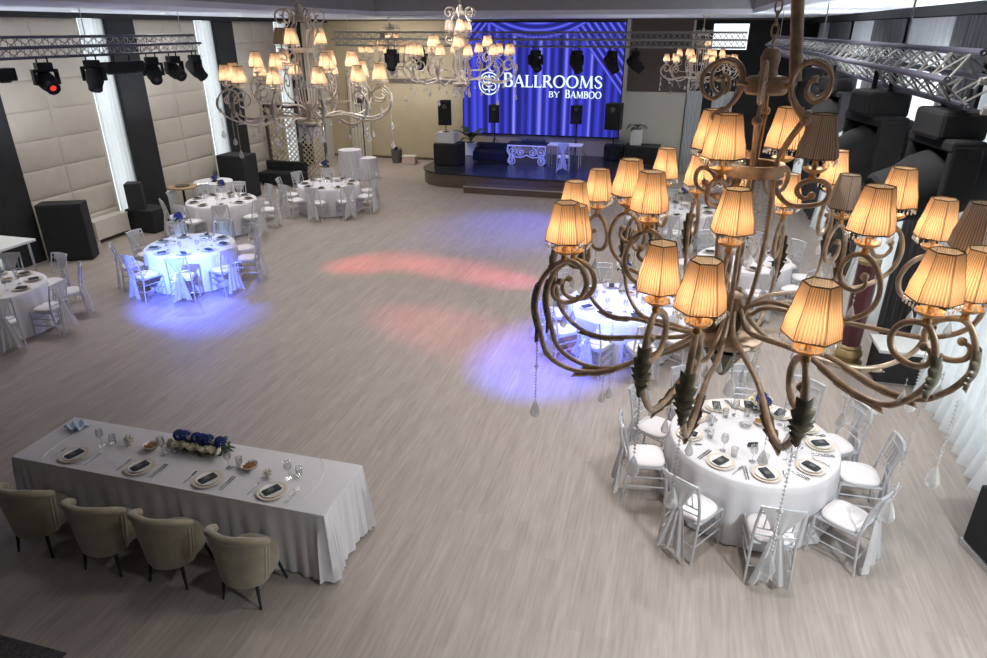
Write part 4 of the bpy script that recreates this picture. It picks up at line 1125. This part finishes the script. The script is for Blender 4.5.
plant(-1.42,24.6,SZ+.55, 'green leafy plant in a white square pot right of the screen', 8, .46, .9)
plant(-7.35,24.2,SZ, 'tall dark leafy plant on the stage left of the screen', 8, .4, 1.5)
t = thing('planter', 'dark upright planter at the foot of the ochre far wall', 'planter', (-10.42,24.45,0)); 
MB().lathe([(.001,0),(.17,0),(.22,.5),(.19,.5),(.17,.46),(.001,.45)], 20).build('pot', M['clay'], t); 
fo = foliage([(0,0,.5)], 26, .16).build('foliage', M['green'], t); fo['kind'] = 'stuff'
b = MB(); b.box((0,0,.14), (.5,.36,.28)); b = b.build('storage_box', M['pinkbox'], None, (-9.85,24.35,0), (0,0,.1), smooth=False, bev=.01)
tag(b, 'small pinkish box on the floor right of the dark planter', 'box'); MB().box((0,0,.295), (.53,.39,.03)).build('lid', M['cream'], b, smooth=False)

# ------------------------------------------------------------------ trusses
def truss(name, lbl, A, B, size, mat, ncell, hang, zc, fit=.05, rod=.024):
    A = Vector(A); B = Vector(B); d = (B-A); L = d.length; d.normalize(); sdv = Vector((-d.y, d.x, 0))
    t = thing(name, lbl, 'truss', (0,0,0)); h = size/2
    h = size*.7071; up = Vector((0,0,1)); off = [-sdv*h, -up*h, up*h, sdv*h]
    for o_ in off: MB().tube([A+o_, B+o_], rod, 8).build('chord', mat, t)
    mb = MB(); off4 = [off[0], off[1], off[3], off[2]]
    for f in range(4):
        p, q = off4[f], off4[(f+1) % 4]
        for k in range(ncell):
            a = A+d*L*k/ncell; m_ = A+d*L*(k+.5)/ncell; b = A+d*L*(k+1)/ncell
            mb.tube([a+p, m_+q], rod*.34, 5); mb.tube([m_+q, b+p], rod*.34, 5)
    mb.build('lattice_bracing', M['truss_l'], t)
    for k, q in enumerate(hang):
        c = A+d*L*q; MB().tube([(c.x,c.y,c.z+h),(c.x,c.y,zc)], .008, 6).build('hanger', M['steel'], t)
    return t
truss('lighting_truss', 'dark lighting truss running along the left wall', (-10.6,6.0,4.43), (-10.6,13.9,4.43), .225, M['truss_m'], 30, (.2,.62,.95), ZC)
truss('lighting_truss', 'grey lighting truss crossing the room before the stage', (-9.6,18.6,4.47), (1.35,18.6,4.47), .24, M['truss_l'], 40, (.04,), ZC)
truss('lighting_truss', 'big dark lighting truss near the camera at the upper right', (1.82,5.25,4.40), (1.82,17.0,4.40), .235, M['truss_m'], 34, (.15,.5,.93), ZC)
truss('truss_end_brace', 'short cross truss from the near end of the right truss to the wall', (1.82,5.03,4.40), (3.64,5.03,4.40), .235, M['truss_l'], 4, (.9,), ZC)

# ------------------------------------------------------------------ moving head lamps
def moving_head(x, y, z, rz, tilt, s, lbl, lens='lens', grp='moving heads on the left truss'):
    """hangs from a truss: base on top at z, head below"""
    t = thing('moving_head_light', lbl, 'stage light', (x,y,z), rz, grp)
    MB().box((0,0,-.06*s), (.26*s,.20*s,.125*s)).build('base', M['plastic'], t, smooth=False, bev=.02*s)
    for q in (-.09, .09): MB().tube([(q*s,0,-.02*s),(q*s,0,.09*s)], .014*s, 6).build('clamp', M['plastic'], t)
    y_ = MB(); y_.box((0,0,-.135*s), (.42*s,.14*s,.05*s)); 
    for sx in (-1, 1): y_.box((sx*.19*s,0,-.25*s), (.045*s,.13*s,.25*s))
    y_.build('yoke', M['plastic'], t, smooth=False, bev=.012*s)
    hd_ = MB().lathe([(.001,-.24*s),(.10*s,-.24*s),(.145*s,-.18*s),(.160*s,-.05*s),(.155*s,.07*s),(.128*s,.15*s),(.122*s,.24*s),(.108*s,.255*s),(.10*s,.235*s),(.001,.205*s)], 20)
    hd_ = hd_.build('head', M['plastic'], t, (0,0,-.325*s), (tilt,0,0))
    MB().lathe([(.001,.0),(.09*s,0),(.06*s,.02*s),(.001,.028*s)], 16).build('lens', M[lens], hd_, (0,0,.2*s))
    return t
mh = [(9.85,2.05,'lens_red','with a glowing red lens on the left truss'),(10.9,2.7,'lens','right of the red-lens one on the left truss'),
      (12.45,2.2,'lens','third from the far end of the left truss'),(13.1,2.0,'lens','second from the far end of the left truss'),(13.8,2.4,'lens','at the far end of the left truss')]
for k, (y, tl, ln, l_) in enumerate(mh): moving_head(-10.6, y, 4.19, R(68 if k == 0 else 25*k), tl, .95, 'black moving head lamp %s' % l_, ln)
for yb, lb_ in ((11.65,'long black lamp bar hanging on the left truss before the dark pillar'),(8.75,'long black lamp bar on the left truss at the picture edge')):
    t = thing('lamp_bar', lb_, 'stage light', (-10.6,yb,4.20), PI/2, 'lamp bars on the left truss')
    MB().box((0,0,-.16), (.95,.22,.20)).build('body', M['plastic'], t, smooth=False, bev=.02)
    for q in (-.2, .2): MB().tube([(q,0,-.06),(q,0,.09)], .015, 6).build('clamp', M['plastic'], t)
    for k in range(4): MB().lathe([(.001,0),(.075,0),(.08,-.02)], 14).build('lens', M['lens'], t, (-.33+.22*k,0,-.262))
for k, (x, l_) in enumerate(((-7.9,'leftmost'),(-7.05,'second from the left'),(-3.84,'third from the left'),(-2.75,'fourth from the left'),(-1.85,'second from the right'),(-1.25,'rightmost'))):
    moving_head(x, 18.6, 4.21, .3*k, 2.7-.2*(k % 3), .95, 'black moving head lamp %s on the truss before the stage' % l_, 'lens', 'moving heads on the stage truss')
for k, (x, y, s_, rz, tl, l_) in enumerate([(1.76,7.2,1.6,R(-78),1.95,'second from the near end of the right truss'),(1.86,5.62,1.45,R(-82),1.9,'nearest and largest, at the right picture edge'),
        (1.78,9.3,1.25,R(-70),2.0,'third from the near end of the right truss'),(1.78,11.4,1.1,.4,2.6,'fourth from the near end of the right truss')]):
    z_ = 4.19
    moving_head(x, y, z_, rz, tl, s_*1.12, 'large black moving head lamp %s' % l_, 'lens', 'moving heads on the right truss')

# ------------------------------------------------------------------ things along the left wall
t = black_case(-13.27,11.26,0, -12.37,11.68,1.27, 'tall black cabinet standing before the dark pillar at the left', 'black_cabinet', 'cabinet'); t.rotation_euler.z = R(27)
t = thing('convector', 'low cream convector box at the foot of the panelled left wall', 'heater', (-13.24,13.0,0), 0)
MB().span((-.17,-.52,.10), (.14,.52,.52)).build('body', M['cream'], t, smooth=False, bev=.012)
MB().span((-.19,-.54,.52), (.14,.54,.55)).build('top_grille', M['cream'], t, smooth=False)
for sy in (-1, 1): MB().span((-.15,sy*.50-.04,0), (.12,sy*.50+.04,.12)).build('foot', M['cream'], t, smooth=False)
t = black_case(-13.25,13.6,0, -12.45,14.25,.58, 'black subwoofer box beside the low cream convector', 'subwoofer', 'loudspeaker')
speaker(-12.95,13.75,.58,R(-60),.40,.36,.66, 'black loudspeaker standing on the subwoofer beside the convector', 0)
black_case(-13.2,17.4,0, -12.3,18.1,1.3, 'tall wide black loudspeaker stack behind the second round table', 'loudspeaker_stack', 'loudspeaker')
def cocktail(x, y, h, r, lbl, skirt=False, topmat=None):
    t = thing('cocktail_table', lbl, 'table', (x,y,0), 0, 'small side tables on the left')
    if skirt:
        mb = MB(); n = 96
        def f(u, v):
            a = 2*PI*u; rr = r*(1 if v > .999 else 1.0)+(1-v)*.05*(.4+math.sin(18*a)); return (rr*math.cos(a), rr*math.sin(a), .01+(h-.01)*v)
        mb.grid(f, n, 6, 0, cu=True); mb.lathe([(r,h),(.001,h+.003)], n); mb.build('linen_skirt', M['cloth'], t, ang=60)
        MB().tube([(0,0,0),(0,0,h-.02)], .04, 8).build('pedestal', M['steel'], t)
    else:
        MB().lathe([(.001,h-.04),(r,h-.04),(r+.008,h-.02),(r,h),(.001,h)], 30).build('tabletop', topmat or M['wood'], t)
        MB().lathe([(.25,0),(.25,.02),(.04,.05),(.03,h-.04)], 16).build('pedestal', M['dark'], t)
    return t
cocktail(-12.35,14.75,.98,.36, 'tall round table with tan wooden top behind the blue-lit table')
a = link('tray', MB().lathe([(.001,0),(.17,0),(.19,.025),(.18,.025),(.16,.01),(.001,.01)], 24).mesh('tray', M['brown'])); a.location = (-12.35,14.75,.98); tag(a, 'dark round tray on the tall wooden cocktail table', 'tray')
cocktail(-12.55,16.25,.80,.52, 'white skirted side table by the left wall', True)
flowers(-12.45,16.2,.803, 'dark flower arrangement on the white skirted side table', 'side table flowers', 0, 0)
cocktail(-10.75,21.2,.98,.38, 'tall white skirted cocktail table right of the lattice screens', True)
cocktail(-10.15,21.3,.72,.30, 'low white skirted side table beside the tall skirted one', True)
t = thing('highboy', 'square white-topped tall table at the left picture edge', 'table', (-12.06,9.12,0))
MB().box((0,0,1.08), (1.1,.9,.05)).build('tabletop', M['white'], t, smooth=False, bev=.01)
for sx in (-1, 1):
    for sy in (-1, 1): MB().tube([(sx*.45,sy*.36,0),(sx*.45,sy*.36,1.06)], .022, 6).build('leg', M['steel'], t)
# lattice screens
def lattice(x, y, rz, w, h, lbl, mat, z0=0):
    t = thing('lattice_screen', lbl, 'screen divider', (x,y,z0), rz, 'gold lattice screens')
    fr_ = MB()
    for sx in (-1, 1): fr_.box((sx*(w/2-.05),0,h/2), (.10,.08,h))
    fr_.box((0,0,h-.05), (w,.08,.10)); fr_.box((0,0,.05), (w,.08,.10)); fr_.build('frame', M['brown'], t, smooth=False, bev=.006)
    mb = MB(); n = int((w+h)/.17); x0, x1, z0_, z1 = -w/2+.1, w/2-.1, .1, h-.1
    for sgn in (-1, 1):
        for k in range(-n, n+1):
            c = k*.17; P = []
            # clip line z = sgn*x + c against the opening
            lo, hi = x0, x1
            if sgn > 0: lo = max(lo, z0_-c-h/2); hi = min(hi, z1-c-h/2)
            else: lo = max(lo, -(z1-c-h/2)); hi = min(hi, -(z0_-c-h/2))
            if hi-lo > .03: mb.tube([(lo, .01*sgn, sgn*lo+c+h/2), (hi, .01*sgn, sgn*hi+c+h/2)], .018, 4)
    mb.build('lattice', mat, t, smooth=False); return t
lattice(-12.75,20.45,0,1.25,2.45, 'left dark-framed gold lattice screen', M['goldlat'])
lattice(-11.62,20.35,.12,.95,2.45, 'right dark-framed gold lattice screen', M['goldlat'])
for k, (x, l_) in enumerate(((-12.75,'left'),(-11.62,'right'))):
    pass
t = thing('bench_sofa', 'low dark bench before the lattice screens', 'sofa', (-12.5,19.75,0))
MB().span((-.75,-.3,.08), (.75,.3,.42)).build('seat', M['dark'], t, smooth=False, bev=.04); MB().span((-.75,.22,.40), (.75,.34,.72)).build('backrest', M['dark'], t, smooth=False, bev=.04)
for sx in (-1, 1):
    for sy in (-1, 1): MB().lathe([(.022,0),(.026,.09)], 8).build('foot', M['black'], t, (sx*.66,sy*.22,0))
t = thing('lamp_pole', 'thin tall black stand at the left of the ochre far wall', 'stand', (-11.0,22.9,0))
MB().tube([(0,0,.02),(0,0,2.4)], .022, 8).build('pole', M['black'], t); MB().lathe([(.001,0),(.2,0),(.2,.02),(.03,.05)], 18).build('base', M['black'], t)
MB().box((0,-.05,2.42), (.2,.16,.2)).build('lamp', M['black'], t, smooth=False, bev=.02)

# ------------------------------------------------------------------ right side: bar, burgundy column, case at the edge
t = thing('console_cabinet', 'low black console cabinet with a white top beside the right curtains', 'cabinet', (3.40,9.95,0))
MB().span((-.28,-.26,.04), (.28,.26,.51)).build('body', M['black'], t, smooth=False, bev=.01)
MB().span((-.32,-.30,.51), (.31,.30,.56)).build('worktop', M['white'], t, smooth=False, bev=.01)
MB().span((-.26,-.24,0), (.26,.24,.05)).build('plinth', M['steel'], t, smooth=False)
t = thing('velvet_column', 'burgundy velvet column on a turned gold base beside the console cabinet', 'column', (2.86,10.3,0))
MB().lathe([(.001,0),(.20,0),(.22,.03),(.22,.07),(.16,.09),(.17,.14),(.20,.18),(.19,.24),(.15,.28),(.17,.31),(.145,.34)], 24).build('base', M['gold'], t)
MB().lathe([(.135,.33),(.145,.6),(.15,1.2),(.145,1.62)], 32, fn=lambda r, z, a: r*(1+.05*math.sin(9*a+z*2))).build('shaft', M['burg'], t, ang=70)
MB().lathe([(.14,1.61),(.155,1.64),(.16,1.67),(.13,1.70),(.001,1.71)], 24).build('capital', M['gold'], t)
t = thing('floor_speaker', 'black box with a steel foot rail cut by the right picture edge', 'loudspeaker', (3.52,6.1,0), R(14))
MB().span((-.30,-.26,.07), (.30,.26,.72)).build('cabinet', M['black'], t, smooth=False, bev=.01)
MB().span((-.315,-.275,0), (.315,.275,.07)).build('foot_rail', M['steel'], t, smooth=False, bev=.005)
rg = MB().span((-6.3,.9,0), (-4.42,2.90,.012)).build('rug', M['rug'], None, smooth=False); tag(rg, 'dark patterned rug at the lower left picture corner', 'rug')

# ------------------------------------------------------------------ coloured stage lamps (beams from the moving heads and from unseen lamps overhead)
BL = (.07,.12,1)
spot(-6.2,3.2,4.95, 15000, (.09,.15,1), 16, .05, (-8.75,10.0,.25), .7)
spot(-6.4,3.4,4.95, 5200, (.20,.45,1), 12, .05, (-9.2,10.6,.75), .7)
spot(-9.9,10.95,3.7, 2000, BL, 30, .04, (-8.0,9.6,0), 1)
spot(-10.2,9.9,3.75, 2500, (1,.10,.12), 17, .04, (-6.2,12.9,0), 1)
spot(-10.2,13.0,3.75, 2700, (1,.12,.17), 15, .04, (-4.4,13.0,0), 1)
spot(1.4,12.2,3.6, 1900, (1,.12,.30), 14, .04, (-3.1,12.6,0), 1)
spot(-10.2,12.4,3.75, 2300, (1,.14,.26), 17, .04, (-3.4,9.9,0), 1)
spot(-3.2,4.4,5.4, 8500, BL, 22, .05, (-1.6,9.3,0), .9)
spot(-3.0,4.6,5.4, 6000, (.16,.26,1), 14, .05, (-.6,10.0,.6), .9)
spot(-2.75,18.4,3.8, 1100, BL, 60, .04, (-4.0,16.5,0), 1)
spot(-4.8,18.4,3.8, 1300, BL, 60, .04, (-4.8,22.3,.5), 1)

# ------------------------------------------------------------------ world, camera, view
w = bpy.data.worlds.new('world'); sc.world = w; w.use_nodes = True
w.node_tree.nodes['Background'].inputs[0].default_value = (.75,.85,1,1); w.node_tree.nodes['Background'].inputs[1].default_value = .3
cam = bpy.data.cameras.new('camera'); co = bpy.data.objects.new('camera', cam); COL.objects.link(co); sc.camera = co
cam.sensor_fit = 'HORIZONTAL'; cam.sensor_width = 36; cam.lens = 669.0*36/987
co.location = (0,0,4.7); co.rotation_euler = (R(90-24.1), 0, R(15)); cam.clip_start = .05; cam.clip_end = 200
sc.view_settings.view_transform = 'Standard'; sc.view_settings.look = 'None'; sc.view_settings.gamma = 1; sc.view_settings.use_curve_mapping = False
sc.view_settings.exposure = 0.2
sc.cycles.use_denoising = True
sc.cycles.max_bounces = 8; sc.cycles.transparent_max_bounces = 16; sc.cycles.caustics_reflective = False; sc.cycles.caustics_refractive = False
sc.cycles.sample_clamp_indirect = 6
